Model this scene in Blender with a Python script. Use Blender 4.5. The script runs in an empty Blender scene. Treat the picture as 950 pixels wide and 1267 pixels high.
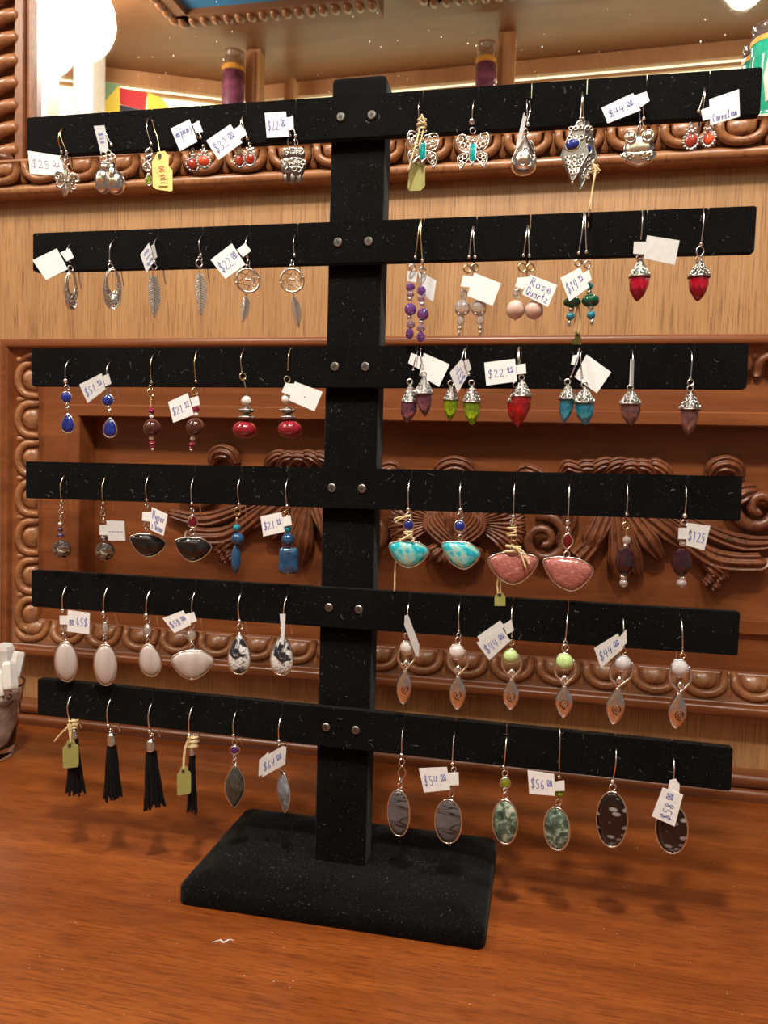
import bpy, math, random
from mathutils import Vector, Matrix
random.seed(7)
S = 0.01                       # everything below is authored in centimetres
scn = bpy.context.scene
COL = scn.collection

# ---------------------------------------------------------------- camera
FPX = 945.64
YAW, PITCH, ROLL = -0.203, 0.057, 0.028
CAM = Vector((11.711, -45.85, 27.142))
_cy, _sy = math.cos(YAW), math.sin(YAW)
FW = Vector((_sy*math.cos(PITCH), _cy*math.cos(PITCH), -math.sin(PITCH)))
_r = Vector((_cy, -_sy, 0)); _u = _r.cross(FW)
RT = _r*math.cos(ROLL) + _u*math.sin(ROLL)
UP = -_r*math.sin(ROLL) + _u*math.cos(ROLL)
cd = bpy.data.cameras.new('camera'); cam = bpy.data.objects.new('camera', cd); COL.objects.link(cam)
M = Matrix((RT, UP, -FW)).transposed().to_4x4(); M.translation = CAM*S
cam.matrix_world = M
cd.sensor_fit = 'HORIZONTAL'; cd.sensor_width = 36; cd.lens = FPX/950*36
cd.clip_start = 0.01; cd.clip_end = 50
scn.camera = cam

# ---------------------------------------------------------------- world, lights, exposure
w = bpy.data.worlds.new('room_light'); scn.world = w; w.use_nodes = True
w.node_tree.nodes['Background'].inputs[0].default_value = (1.0, 0.93, 0.86, 1)
w.node_tree.nodes['Background'].inputs[1].default_value = 0.15
scn.view_settings.view_transform = 'Standard'; scn.view_settings.look = 'None'
scn.view_settings.gamma = 1; scn.view_settings.use_curve_mapping = False
scn.view_settings.exposure = 0.0
def area(name, loc, target, size, power, col):
    l = bpy.data.lights.new(name, 'AREA'); l.shape = 'DISK'; l.size = size*S; l.energy = power; l.color = col
    o = bpy.data.objects.new(name, l); COL.objects.link(o); o.location = Vector(loc)*S
    o.rotation_euler = (Vector(target)-Vector(loc)).to_track_quat('-Z', 'Y').to_euler(); return o
area('ceiling_downlight', (8, -54, 120), (2, 5, 20), 9, 13.0, (1, .92, .80))
area('ceiling_downlight', (48, -44, 132), (10, 15, 20), 12, 4.2, (1, .92, .80))
area('ceiling_downlight', (-62, -44, 130), (-15, 15, 25), 12, 6.5, (1, .92, .82))

# ---------------------------------------------------------------- pixel <-> place helpers (for measuring only; every point has its own depth)
def ray(px, py): return FW + RT*((px-475)/FPX) - UP*((py-633.5)/FPX)
def atY(px, py, y):
    d = ray(px, py); return CAM + d*((y-CAM.y)/d.y)
def atZ(px, py, z):
    d = ray(px, py); return CAM + d*((z-CAM.z)/d.z)
def cmpp(P): return (P-CAM).dot(FW)/FPX       # centimetres per pixel at P

# ---------------------------------------------------------------- materials
MATS = {}
def _nodes(name):
    m = bpy.data.materials.new(name); m.use_nodes = True; nt = m.node_tree
    return m, nt, nt.nodes['Principled BSDF']
def ramp(nt, fac, stops):
    r = nt.nodes.new('ShaderNodeValToRGB'); el = r.color_ramp.elements
    while len(el) < len(stops): el.new(0.5)
    for e, (p, c) in zip(el, stops): e.position = p; e.color = (*c, 1)
    nt.links.new(fac, r.inputs[0]); return r.outputs[0]
def tex(nt, kind, scale, coord='Object', mp=(1, 1, 1), detail=4, rough=.5, dist=0, **kw):
    tc = nt.nodes.new('ShaderNodeTexCoord'); mpn = nt.nodes.new('ShaderNodeMapping'); mpn.inputs['Scale'].default_value = mp
    nt.links.new(tc.outputs[coord], mpn.inputs[0])
    t = nt.nodes.new('ShaderNodeTex'+kind); t.inputs['Scale'].default_value = scale
    if 'Detail' in t.inputs: t.inputs['Detail'].default_value = detail
    if 'Roughness' in t.inputs: t.inputs['Roughness'].default_value = rough
    if 'Distortion' in t.inputs: t.inputs['Distortion'].default_value = dist
    for k, v in kw.items(): setattr(t, k, v)
    nt.links.new(mpn.outputs[0], t.inputs['Vector']); return t
def mixc(nt, a, b, fac, blend='MIX'):
    m = nt.nodes.new('ShaderNodeMix'); m.data_type = 'RGBA'; m.blend_type = blend
    for sock, v in ((m.inputs[0], fac), (m.inputs[6], a), (m.inputs[7], b)):
        if hasattr(v, 'is_linked') or hasattr(v, 'links'): nt.links.new(v, sock)
        elif isinstance(v, (int, float)): sock.default_value = v
        else: sock.default_value = (*v, 1)
    return m.outputs[2]
def bump(nt, b, h, strength, dist=.0005):
    n = nt.nodes.new('ShaderNodeBump'); n.inputs['Strength'].default_value = strength; n.inputs['Distance'].default_value = dist
    nt.links.new(h, n.inputs['Height']); nt.links.new(n.outputs[0], b.inputs['Normal'])
def plain(name, c, rough=.4, metal=0, var=.12, scale=300, trans=0, ior=1.5, coat=0, emit=0, sss=0, spec=.5):
    m, nt, b = _nodes(name)
    t = tex(nt, 'Noise', scale, detail=3)
    lo = tuple(x*(1-var) for x in c); hi = tuple(min(1, x*(1+var)) for x in c)
    nt.links.new(ramp(nt, t.outputs[0], [(.3, lo), (.7, hi)]), b.inputs['Base Color'])
    b.inputs['Roughness'].default_value = rough; b.inputs['Metallic'].default_value = metal
    b.inputs['Transmission Weight'].default_value = trans; b.inputs['IOR'].default_value = ior
    b.inputs['Coat Weight'].default_value = coat; b.inputs['Coat Roughness'].default_value = .08
    b.inputs['Specular IOR Level'].default_value = spec
    if sss:
        b.inputs['Subsurface Weight'].default_value = sss; b.inputs['Subsurface Scale'].default_value = .002
    if emit:
        b.inputs['Emission Color'].default_value = (*c, 1); b.inputs['Emission Strength'].default_value = emit
    MATS[name] = m; return m
def wood(name, stops, mp, fine, rough=.35, coat=.3, dark=(.1, .03, .01), amt=.6, dist=1.2, fscale=60, lo=.52, hi=.66):
    m, nt, b = _nodes(name)
    t = tex(nt, 'Noise', 7, mp=mp, detail=6, rough=.6, dist=dist)
    base = ramp(nt, t.outputs[0], stops)
    f = tex(nt, 'Noise', fscale, mp=fine, detail=3, rough=.7)
    mask = ramp(nt, f.outputs[0], [(lo, (0, 0, 0)), (hi, (amt, amt, amt))])
    nt.links.new(mixc(nt, base, dark, mask), b.inputs['Base Color'])
    b.inputs['Roughness'].default_value = rough
    b.inputs['Coat Weight'].default_value = coat; b.inputs['Coat Roughness'].default_value = .22
    bump(nt, b, f.outputs[0], .25, .0003)
    MATS[name] = m; return m
def stone(name, stops, scale, kind='Noise', mp=(1, 1, 1), rough=.12, dist=0, detail=5, coat=.6, out=0, **kw):
    m, nt, b = _nodes(name)
    t = tex(nt, kind, scale, mp=mp, detail=detail, dist=dist, **kw)
    nt.links.new(ramp(nt, t.outputs[out], stops), b.inputs['Base Color'])
    b.inputs['Roughness'].default_value = rough; b.inputs['Coat Weight'].default_value = coat; b.inputs['Coat Roughness'].default_value = .05
    MATS[name] = m; return m

wood('counter_wood', [(.3, (.17, .040, .008)), (.5, (.26, .066, .012)), (.7, (.36, .10, .018))], (.5, 6, 6), (.8, 13, 13), rough=.30, coat=.35, dark=(.085, .018, .005), amt=.6, dist=.7, lo=.46, hi=.62)
wood('oak', [(.3, (.34, .175, .072)), (.55, (.42, .225, .095)), (.75, (.50, .285, .13))], (5, 5, .4), (12, 12, .35), rough=.4, coat=.25, dark=(.17, .075, .032), amt=.75, dist=.5, lo=.50, hi=.64)
wood('mahogany', [(.3, (.135, .036, .0095)), (.5, (.195, .056, .015)), (.7, (.26, .082, .023))], (.5, 5, 5), (.3, 8, 8), rough=.36, coat=.3, dark=(.10, .03, .012), amt=.4)
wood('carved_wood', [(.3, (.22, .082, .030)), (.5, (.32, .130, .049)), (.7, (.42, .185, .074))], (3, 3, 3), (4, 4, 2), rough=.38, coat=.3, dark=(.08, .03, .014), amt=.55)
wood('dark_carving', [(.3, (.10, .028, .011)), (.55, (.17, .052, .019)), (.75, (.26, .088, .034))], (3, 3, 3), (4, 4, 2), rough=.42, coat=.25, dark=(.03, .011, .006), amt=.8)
wood('ceiling_wood', [(.3, (.20, .075, .025)), (.55, (.26, .10, .034)), (.75, (.31, .125, .045))], (.15, 1, 1), (.1, 2, 2), rough=.5, coat=.15, dark=(.15, .06, .028), amt=.3)
wood('pale_wood', [(.3, (.5, .24, .10)), (.55, (.6, .31, .14)), (.75, (.7, .38, .18))], (1, 1, .15), (2, 2, .1), rough=.5, coat=.1, dark=(.4, .18, .08), amt=.3)

def velvet():
    m, nt, b = _nodes('black_velvet')
    n1 = tex(nt, 'Noise', 900, detail=2, rough=.6)
    lint = ramp(nt, n1.outputs[0], [(.66, (0, 0, 0)), (.71, (1, 1, 1))])
    n2 = tex(nt, 'Noise', 25, detail=3)
    nap = ramp(nt, n2.outputs[0], [(.3, (.0022, .0022, .0024)), (.7, (.0045, .0044, .0045))])
    nt.links.new(mixc(nt, nap, (.07, .067, .063), lint), b.inputs['Base Color'])
    b.inputs['Roughness'].default_value = .95; b.inputs['Specular IOR Level'].default_value = .08
    b.inputs['Sheen Weight'].default_value = .095; b.inputs['Sheen Roughness'].default_value = .35
    n3 = tex(nt, 'Noise', 1800, detail=2); bump(nt, b, n3.outputs[0], .8, .0006)
    MATS['velvet'] = m
velvet()
plain('silver', (.86, .85, .83), .2, 1, .08)
plain('dark_silver', (.34, .33, .32), .34, 1, .35, 900); plain('oxidised', (.10, .095, .09), .4, 1, .3, 900); plain('feather_silver', (.62, .61, .58), .36, 1, .2, 900)
plain('bright_silver', (.93, .92, .9), .14, 1, .05)
plain('gold_wire', (.83, .66, .36), .22, 1, .08)
plain('steel', (.27, .26, .25), .38, 1, .2, 700)
plain('screw_slot', (.02, .02, .02), .6)
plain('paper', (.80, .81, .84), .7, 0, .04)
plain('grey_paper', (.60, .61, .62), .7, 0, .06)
plain('yellow_paper', (.80, .66, .22), .7, 0, .06)
plain('olive_paper', (.30, .29, .085), .7, 0, .08)
plain('ink_blue', (.10, .12, .42), .6); plain('ink_grey', (.24, .25, .38), .6); plain('ink_red', (.55, .06, .05), .6); plain('ink_brown', (.13, .05, .02), .6)
plain('raffia', (.72, .58, .32), .7, 0, .25, 700)
plain('leather', (.006, .006, .007), .6, 0, .6, 900, spec=.25)
def gem(name, c, trans=.55, rough=.04): return plain(name, c, rough, 0, .15, 200, trans, 1.6, .5)
gem('ruby', (.80, .01, .08), .8); gem('ruby_orange', (.85, .03, .05), .8); gem('amethyst_gem', (.34, .15, .27), .8); gem('mauve_gem', (.36, .19, .21), .75); gem('peridot', (.40, .62, .04), .7)
gem('green_gem', (.42, .80, .03), .8); gem('blue_gem', (.05, .55, .95), .75); gem('garnet', (.24, .008, .02)); gem('clear', (.88, .86, .84), .75); gem('iolite', (.12, .03, .20))
gem('amethyst', (.30, .12, .58), .7); gem('pale_amethyst', (.58, .40, .62), .75); gem('dark_plum', (.030, .010, .018), .15); gem('pale_lilac', (.62, .56, .58), .6)
plain('magenta_bead', (.28, .012, .06), .08, coat=.6); plain('brown_garnet', (.075, .022, .018), .06, coat=.8, var=.5, scale=400); plain('red_agate', (.26, .012, .025), .1, coat=.7, var=.3)
plain('pearl', (.82, .79, .74), .2, coat=.4, sss=.1); plain('rose_quartz', (.86, .62, .54), .08, trans=.25, coat=.5, sss=.2); plain('moonstone', (.80, .74, .72), .1, trans=.25, coat=.6, sss=.2)
plain('hematite', (.30, .29, .28), .12, .9, .15); plain('purple_hematite', (.16, .12, .2), .15, .8)
plain('carnelian', (.55, .07, .022), .08, coat=.7, var=.25, sss=.1); plain('carnelian_dark', (.30, .03, .015), .1, coat=.7, var=.25)
plain('lapis', (.010, .025, .22), .1, coat=.7, var=.5, scale=600); plain('teal', (.005, .34, .34), .1, coat=.6, var=.3, scale=500)
plain('green_onyx', (.004, .085, .04), .08, coat=.7); plain('teal_bead', (.02, .28, .42), .08, trans=.3, coat=.6)
plain('kyanite', (.012, .065, .16), .1, coat=.7, var=.5, scale=160); plain('apatite', (.02, .30, .42), .08, trans=.3, coat=.6)
plain('green_chalcedony', (.50, .72, .30), .1, coat=.5, sss=.2); plain('rainbow_moonstone', (.74, .72, .76), .08, trans=.3, coat=.6); plain('dark_topaz', (.05, .03, .02), .08)
plain('candle_glass', (.9, .92, .9), .03, trans=.95, ior=1.45)
stone('turquoise', [(.36, (.40, .38, .24)), (.43, (.30, .58, .55)), (.52, (.02, .48, .56)), (.68, (.01, .30, .42))], 150, dist=1.5)
stone('black_onyx', [(.4, (.004, .004, .005)), (.75, (.03, .03, .03))], 160)
stone('strawberry_quartz', [(.35, (.30, .09, .08)), (.6, (.42, .15, .13)), (.75, (.62, .34, .30))], 420, rough=.2, mp=(1, 1, 2))
stone('white_satin', [(.3, (.44, .38, .36)), (.7, (.58, .52, .50))], 150, mp=(1, 1, .15), rough=.1)
stone('dendrite_old', [(.36, (.015, .017, .022)), (.44, (.40, .43, .47)), (.52, (.74, .76, .78)), (.75, (.84, .85, .86))], 190, dist=2.0, detail=8)
stone('labradorite', [(.3, (.02, .022, .018)), (.6, (.055, .062, .05)), (.75, (.10, .13, .13))], 140, dist=1)
stone('pale_labradorite', [(.3, (.06, .07, .08)), (.6, (.18, .21, .25)), (.75, (.30, .36, .44))], 140, dist=1)
stone('grey_jasper', [(.43, (.085, .085, .095)), (.475, (.010, .009, .009)), (.50, (.010, .009, .009)), (.53, (.085, .085, .095)), (.8, (.135, .135, .15))], 70, mp=(.6, .6, 2.2), dist=1.2, detail=2, rough=.25)
stone('seraphinite', [(.3, (.02, .045, .035)), (.5, (.08, .14, .11)), (.62, (.30, .38, .30)), (.75, (.55, .58, .50))], 210, dist=1.2, detail=6, rough=.2)
stone('black_jasper', [(.0, (.32, .32, .33)), (.30, (.20, .20, .21)), (.34, (.008, .006, .007)), (1, (.008, .006, .007))], 165, kind='Voronoi', mp=(.8, 0, 1.6), rough=.15, detail=0)

def dendrite():
    m, nt, b = _nodes('dendrite')
    sp = tex(nt, 'Noise', 620, detail=5, dist=1.0); pa = tex(nt, 'Noise', 75, detail=6, rough=.65, dist=.6)
    white = ramp(nt, sp.outputs[0], [(.40, (.20, .22, .25)), (.47, (.74, .76, .78)), (.7, (.86, .87, .88))])
    mask = ramp(nt, pa.outputs[0], [(.43, (1, 1, 1)), (.47, (0, 0, 0))])
    nt.links.new(mixc(nt, white, (.02, .024, .035), mask), b.inputs['Base Color']); b.inputs['Roughness'].default_value = .12; b.inputs['Coat Weight'].default_value = .5
    MATS['dendrite'] = m
dendrite()

# ---------------------------------------------------------------- mesh builder
def tag(o, label=None, cat=None, group=None, kind=None):
    for k, v in (('label', label), ('category', cat), ('group', group), ('kind', kind)):
        if v: o[k] = v
    return o
def empty(name, loc, label, cat, group=None, parent=None):
    o = bpy.data.objects.new(name, None); COL.objects.link(o); o.location = Vector(loc)*S; o.empty_display_size = .01
    return tag(o, label, cat, group)
def catmull(pts, n=6, closed=False):
    P = [Vector(p) for p in pts]; out = []; N = len(P)
    for i in range(N if closed else N-1):
        g = (lambda k: P[k % N]) if closed else (lambda k: P[max(0, min(N-1, k))])
        p0, p1, p2, p3 = g(i-1), g(i), g(i+1), g(i+2)
        for j in range(n):
            t = j/n
            out.append(.5*((2*p1)+(p2-p0)*t+(2*p0-5*p1+4*p2-p3)*t*t+(3*p1-p0-3*p2+p3)*t*t*t))
    if not closed: out.append(P[-1])
    return out
class MB:
    def __init__(s, T=None): s.v = []; s.f = []; s.sm = []; s.T = T or (lambda p: Vector(p))
    def add(s, vs, fs, smooth=True):
        b = len(s.v); s.v += [s.T(p) for p in vs]
        for f in fs: s.f.append([b+i for i in f]); s.sm.append(smooth)
        return s
    def box(s, a, b):
        (x0, y0, z0), (x1, y1, z1) = a, b
        return s.add([(x0, y0, z0), (x1, y0, z0), (x1, y1, z0), (x0, y1, z0), (x0, y0, z1), (x1, y0, z1), (x1, y1, z1), (x0, y1, z1)],
                     [(0, 3, 2, 1), (4, 5, 6, 7), (0, 1, 5, 4), (1, 2, 6, 5), (2, 3, 7, 6), (3, 0, 4, 7)], False)
    def ell(s, c, rx, ry, rz, seg=14, rings=8, smooth=True, off=0):
        vs = [(c[0], c[1]+ry, c[2])]; fs = []
        for i in range(1, rings):
            th = math.pi*i/rings
            for j in range(seg):
                ph = 2*math.pi*(j+(off*(i % 2)))/seg
                vs.append((c[0]+rx*math.sin(th)*math.cos(ph), c[1]+ry*math.cos(th), c[2]+rz*math.sin(th)*math.sin(ph)))
        vs.append((c[0], c[1]-ry, c[2])); L = len(vs)-1
        for j in range(seg):
            k = (j+1) % seg
            fs.append((0, 1+k, 1+j)); fs.append((L, L-seg+j, L-seg+k))
            for i in range(rings-2):
                a, b2 = 1+i*seg+j, 1+i*seg+k; c2, d = a+seg, b2+seg
                if off:
                    if i % 2: fs += [(a, b2, d), (a, d, c2)]
                    else: fs += [(a, b2, c2), (b2, d, c2)]
                else: fs.append((a, b2, d, c2))
        return s.add(vs, fs, smooth)
    def lathe(s, c, prof, seg=16, smooth=True, off=0):          # axis = second coordinate (vertical for earrings)
        vs, fs = [], []; n = len(prof)
        for i, (r, h) in enumerate(prof):
            for j in range(seg):
                ph = 2*math.pi*(j+(off if i % 2 else 0))/seg
                vs.append((c[0]+r*math.cos(ph), c[1]+h, c[2]+r*math.sin(ph)))
        for i in range(n-1):
            for j in range(seg):
                k = (j+1) % seg; a, b2, c2, d = i*seg+j, i*seg+k, (i+1)*seg+j, (i+1)*seg+k
                if off:
                    if i % 2: fs += [(a, b2, d), (a, d, c2)]
                    else: fs += [(a, b2, c2), (b2, d, c2)]
                else: fs.append((a, b2, d, c2))
        fs.append(tuple(range(seg))); fs.append(tuple((n-1)*seg+j for j in range(seg)))
        return s.add(vs, fs, smooth)
    def tube(s, pts, r, seg=8, closed=False, flat=1.0):
        P = [Vector(p) for p in pts]; n = len(P); R = r if hasattr(r, '__len__') else [r]*n
        vs, fs = [], []; nrm = None
        for i in range(n):
            a = P[(i-1) % n] if (closed or i) else P[0]; b = P[(i+1) % n] if (closed or i < n-1) else P[-1]
            t = (b-a); t = t.normalized() if t.length > 1e-9 else Vector((0, 0, 1))
            if nrm is None:
                nrm = t.orthogonal().normalized() if flat == 1 else Vector((0, 0, 1)).cross(t)
                if nrm.length < 1e-6: nrm = t.orthogonal()
                nrm.normalize()
            nrm = (nrm - t*nrm.dot(t)); nrm = nrm.normalized() if nrm.length > 1e-6 else t.orthogonal().normalized()
            bi = t.cross(nrm)
            for j in range(seg):
                a2 = 2*math.pi*j/seg; vs.append(tuple(P[i]+nrm*(R[i]*math.cos(a2))+bi*(R[i]*flat*math.sin(a2))))
        for i in range(n if closed else n-1):
            for j in range(seg):
                k = (j+1) % seg; i2 = (i+1) % n
                fs.append((i*seg+j, i*seg+k, i2*seg+k, i2*seg+j))
        if not closed: fs.append(tuple(range(seg))); fs.append(tuple((n-1)*seg+j for j in range(seg)))
        return s.add(vs, fs, True)
    def ring(s, c, r, w, axis='c', seg=18, ry=None):
        ry = ry or r; pts = []
        for j in range(seg):
            a = 2*math.pi*j/seg; x, y = r*math.cos(a), ry*math.sin(a)
            pts.append((c[0]+x, c[1]+y, c[2]) if axis == 'c' else (c[0], c[1]+y, c[2]+x) if axis == 'a' else (c[0]+x, c[1], c[2]+y))
        return s.tube(pts, w, 6, True)
    def prism(s, poly, c0, c1, smooth=False):
        n = len(poly); vs = [(p[0], p[1], c0) for p in poly]+[(p[0], p[1], c1) for p in poly]
        fs = [tuple(range(n))[::-1], tuple(range(n, 2*n))]
        for i in range(n): j = (i+1) % n; fs.append((i, j, n+j, n+i))
        return s.add(vs, fs, smooth)
    def dome(s, poly, h, base=0, back=-.3, facet=False):
        n = len(poly); cx = sum(p[0] for p in poly)/n; cy = sum(p[1] for p in poly)/n; vs, fs = [], []
        lv = [(1, back*h), (1, 0), (.95, .32), (.82, .58), (.62, .80), (.36, .95), (.12, 1)] if not facet else [(1, back*h), (1, 0), (.66, .75), (.3, 1)]
        for i, (q, z) in enumerate(lv):
            for p in poly: vs.append((cx+(p[0]-cx)*q, cy+(p[1]-cy)*q, base+(z if i == 0 else z*h)))
        for i in range(len(lv)-1):
            for j in range(n): k = (j+1) % n; fs.append((i*n+j, i*n+k, (i+1)*n+k, (i+1)*n+j))
        fs.append(tuple((len(lv)-1)*n+j for j in range(n))); fs.append(tuple(range(n))[::-1])
        return s.add(vs, fs, not facet)
    def build(s, name, mat, parent=None, origin=(0, 0, 0), loc=None, kind=None):
        me = bpy.data.meshes.new(name); o3 = Vector(origin)
        me.from_pydata([tuple((Vector(p)-o3)*S) for p in s.v], [], s.f)
        me.polygons.foreach_set('use_smooth', s.sm)
        me.materials.append(MATS[mat]); me.update()
        ob = bpy.data.objects.new(name, me); COL.objects.link(ob); ob.parent = parent
        if loc is not None: ob.location = Vector(loc)*S
        elif parent is None: ob.location = o3*S
        if kind: ob['kind'] = kind
        return ob
def smooth_fix(o, ang=40):
    for p in o.data.polygons: p.use_smooth = True
    o.data.set_sharp_from_angle(angle=math.radians(ang)) if hasattr(o.data, 'set_sharp_from_angle') else None

# ================================================================ SETTING: panelled back wall, mouldings, ledge, mirror
XL, XR = -85.0, 75.0
def extr_x(prof, x0, x1, name, mat, smooth=False, sharp=35):
    m = MB(); n = len(prof)
    m.add([(x0, y, z) for y, z in prof]+[(x1, y, z) for y, z in prof],
          [(i, (i+1) % n, n+(i+1) % n, n+i) for i in range(n)]+[tuple(range(n))[::-1], tuple(range(n, 2*n))], False)
    o = m.build(name, mat, kind='structure'); smooth_fix(o, sharp); return o
def arc(cy, cz, r, a0, a1, n=8): return [(cy+r*math.cos(math.radians(a0+(a1-a0)*i/n)), cz+r*math.sin(math.radians(a0+(a1-a0)*i/n))) for i in range(n+1)]

FX0, FX1, FZ0, FZ1 = -33.5, 41.5, 15.3, 31.45         # opening of the carved panel's frame
wall = MB()
wall.box((XL, 26.5, 0), (XR, 30, 130))
wall = wall.build('wall_back', 'mahogany', kind='structure')
MB().box((XL, 23.2, 37.5), (XR, 26.6, 54.5)).build('oak_panel', 'oak', wall)
MB().box((XL, 23.2, 1.0), (XR, 26.6, 9.5)).build('oak_panel', 'oak', wall)
MB().box((XL, 23.2, 9.4), (FX0-8.5, 26.6, 37.6)).build('oak_panel', 'oak', wall)
panel = MB().box((FX0-1, 25.5, FZ0-1), (FX1+1, 26.6, FZ1+1)).build('recessed_panel', 'mahogany', wall)

base_prof = [(26.5, 0.02), (21.9, 0.02)]+arc(22.25, .55, .5, 210, 90, 6)+[(22.3, 1.08)]+arc(22.5, 1.7, .62, 240, 90, 6)+[(23.0, 2.45), (26.5, 2.45)]
extr_x(base_prof, XL, XR, 'baseboard_back', 'mahogany')

# picture-frame moulding around the panel (mitred): d = distance outward from the opening, y = depth
fp = [(0, 25.6), (0, 22.75)]+[(.12, 22.6), (1.15, 22.6), (1.3, 22.75), (1.3, 23.05), (4.5, 23.05), (4.6, 22.9), (4.75, 22.7), (6.9, 21.95)]
fp += [(7.6+.52*math.cos(math.radians(a)), 21.75-.52*math.sin(math.radians(a))) for a in range(180, -1, -22)]+[(8.15, 23.3)]
fm = MB(); nn = len(fp); vs = []
for d, y in fp:
    vs += [(FX0-d, y, FZ0-d), (FX1+d, y, FZ0-d), (FX1+d, y, FZ1+d*.92), (FX0-d, y, FZ1+d*.92)]
fs = []
for i in range(nn-1):
    for k in range(4): a, b = i*4+k, i*4+(k+1) % 4; fs.append((a, b, b+4, a+4))
fm.add(vs, fs, False)
frame = fm.build('trim_1', 'mahogany', kind='structure'); smooth_fix(frame, 35)

led = [(24.5, 55.95), (20.85, 55.95), (20.8, 55.75), (20.95, 55.55), (21.45, 55.4), (21.85, 54.7), (21.9, 53.85)]+arc(21.75, 53.3, .52, 100, 260, 8)+[(23.3, 52.72), (24.5, 52.72)]
ledge = extr_x(led, XL, XR, 'trim_2', 'carved_wood')

# egg-and-dart carving: one egg in its U-shaped shell, one dart; u along the moulding, v away from the opening, w outwards
def egg_mesh(pw, ph):
    m = MB()
    e = [(pw*.27, -ph*.04)]+[(pw*.27*math.cos(math.pi*i/10), -ph*.34-ph*.34*math.sin(math.pi*i/10)) for i in range(11)]+[(-pw*.27, -ph*.04)]
    m.dome(e, .62, .05, -.9)
    sh = [(pw*.405, ph*.0, .22)]+[(pw*.40*math.cos(math.pi*i/12), -ph*.34-ph*.50*math.sin(math.pi*i/12), .28) for i in range(13)]+[(-pw*.405, ph*.0, .22)]
    m.tube(sh, [.30]+[.38]*13+[.30], 10)
    return m
def dart_mesh(pw, ph):
    m = MB(); m.dome([(-.05, -ph*.1), (.05, -ph*.1), (.12, -ph*.5), (.34, -ph*.86), (.2, -ph*1.0), (-.2, -ph*1.0), (-.34, -ph*.86), (-.12, -ph*.5)], .34, 0, -1.0)
    return m
def egg_row(parent, n, start, step, u, v, wn, pw, ph, mat='carved_wood'):
    pe = pd = None
    rot = Matrix((u, -v, wn)).transposed()
    for i in range(n):
        for nm, off, mk in (('egg_ornament', 0, egg_mesh), ('dart_ornament', .5, dart_mesh)):
            p = start+step*(i+off)
            src = pe if nm[0] == 'e' else pd
            if src is None:
                o = mk(pw, ph).build(nm, mat, parent)
                if nm[0] == 'e': pe = o
                else: pd = o
            else:
                o = src.copy(); COL.objects.link(o)
            M4 = rot.to_4x4(); M4.translation = p*S; o.matrix_local = M4
X = Vector((1, 0, 0)); Zv = Vector((0, 0, 1)); Yv = Vector((0, 1, 0))
def tilt(v, a): # v outward in wall plane, tilted towards the viewer by a
    vv = (v*math.cos(a)-Yv*math.sin(a)).normalized(); return vv
PITCHCM = 4.02
a_ = math.radians(19)
v = tilt(-Zv, a_); wn = X.cross(-v)
if wn.y > 0: wn = -wn
egg_row(frame, 19, Vector((-38.53, 22.95, FZ0-4.65)), X*PITCHCM, X, v, X.cross(-v), PITCHCM, 2.35)
v = tilt(Zv, a_)
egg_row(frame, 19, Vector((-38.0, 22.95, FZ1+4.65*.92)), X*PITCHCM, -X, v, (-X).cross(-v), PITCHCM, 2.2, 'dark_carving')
v = tilt(-X, a_)
egg_row(frame, 7, Vector((FX0-4.65, 22.95, 11.3)), Zv*3.95, -Zv, v, (-Zv).cross(-v), 3.95, 2.35)
v = tilt(-Zv, math.radians(-14))
egg_row(ledge, 22, Vector((-45.06, 21.05, 55.75)), X*4.19, X, v, X.cross(-v), 4.19, 2.0)

# carved acanthus relief in the recessed panel, symmetric about x = 4
CXP = 4.0
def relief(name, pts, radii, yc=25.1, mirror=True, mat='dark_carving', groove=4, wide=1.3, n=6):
    P = [atY(px, py, 24.6) for px, py in pts]
    for sgn in ((1, -1) if mirror else (1,)):
        q = catmull([(CXP+sgn*(p.x-CXP), 0, p.z) for p in P], n)
        N = len(q); m = MB(); vs, fs = [], []; K = 25
        for i in range(N):
            t = i/(N-1)*(len(radii)-1); k = min(int(t), len(radii)-2); r = radii[k]+(radii[k+1]-radii[k])*(t-k)
            d = (q[min(i+1, N-1)]-q[max(i-1, 0)]).normalized(); nn_ = Vector((d.z, 0, -d.x)); y0 = yc-.3*math.sin(math.pi*i/(N-1))
            for a in range(K):
                th = math.pi*a/(K-1); hgt = r*(.25+.95*math.sin(th)**.8)*(1+.20*math.cos(2*groove*th)) if 0 < a < K-1 else -.5
                p = q[i]+nn_*(r*wide*math.cos(th)); vs.append((p.x, y0-hgt, p.z))
        for i in range(N-1):
            for a in range(K-1): b = i*K+a; fs.append((b, b+1, b+K+1, b+K))
        fs.append(tuple(range(K))); fs.append(tuple((N-1)*K+a for a in range(K)))
        m.add(vs, fs, True).build(name, mat, panel)
def volute(px, py, r0, turns, rad, a0=0, sgnv=1, yc=24.7):
    c = atY(px, py, 24.6)
    for sgn in (1, -1):
        pts = []; N = int(turns*16); rr = []
        for i in range(N+1):
            t = i/N; a = a0+sgnv*turns*2*math.pi*t; r = r0*(1-.85*t)
            pts.append((CXP+sgn*(c.x-CXP+r*math.cos(a)), yc-.5*t, c.z+r*math.sin(a))); rr.append(rad*(1-.35*t))
        MB().tube(pts, rr, 8).build('carved_scroll', 'dark_carving', panel)
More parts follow.
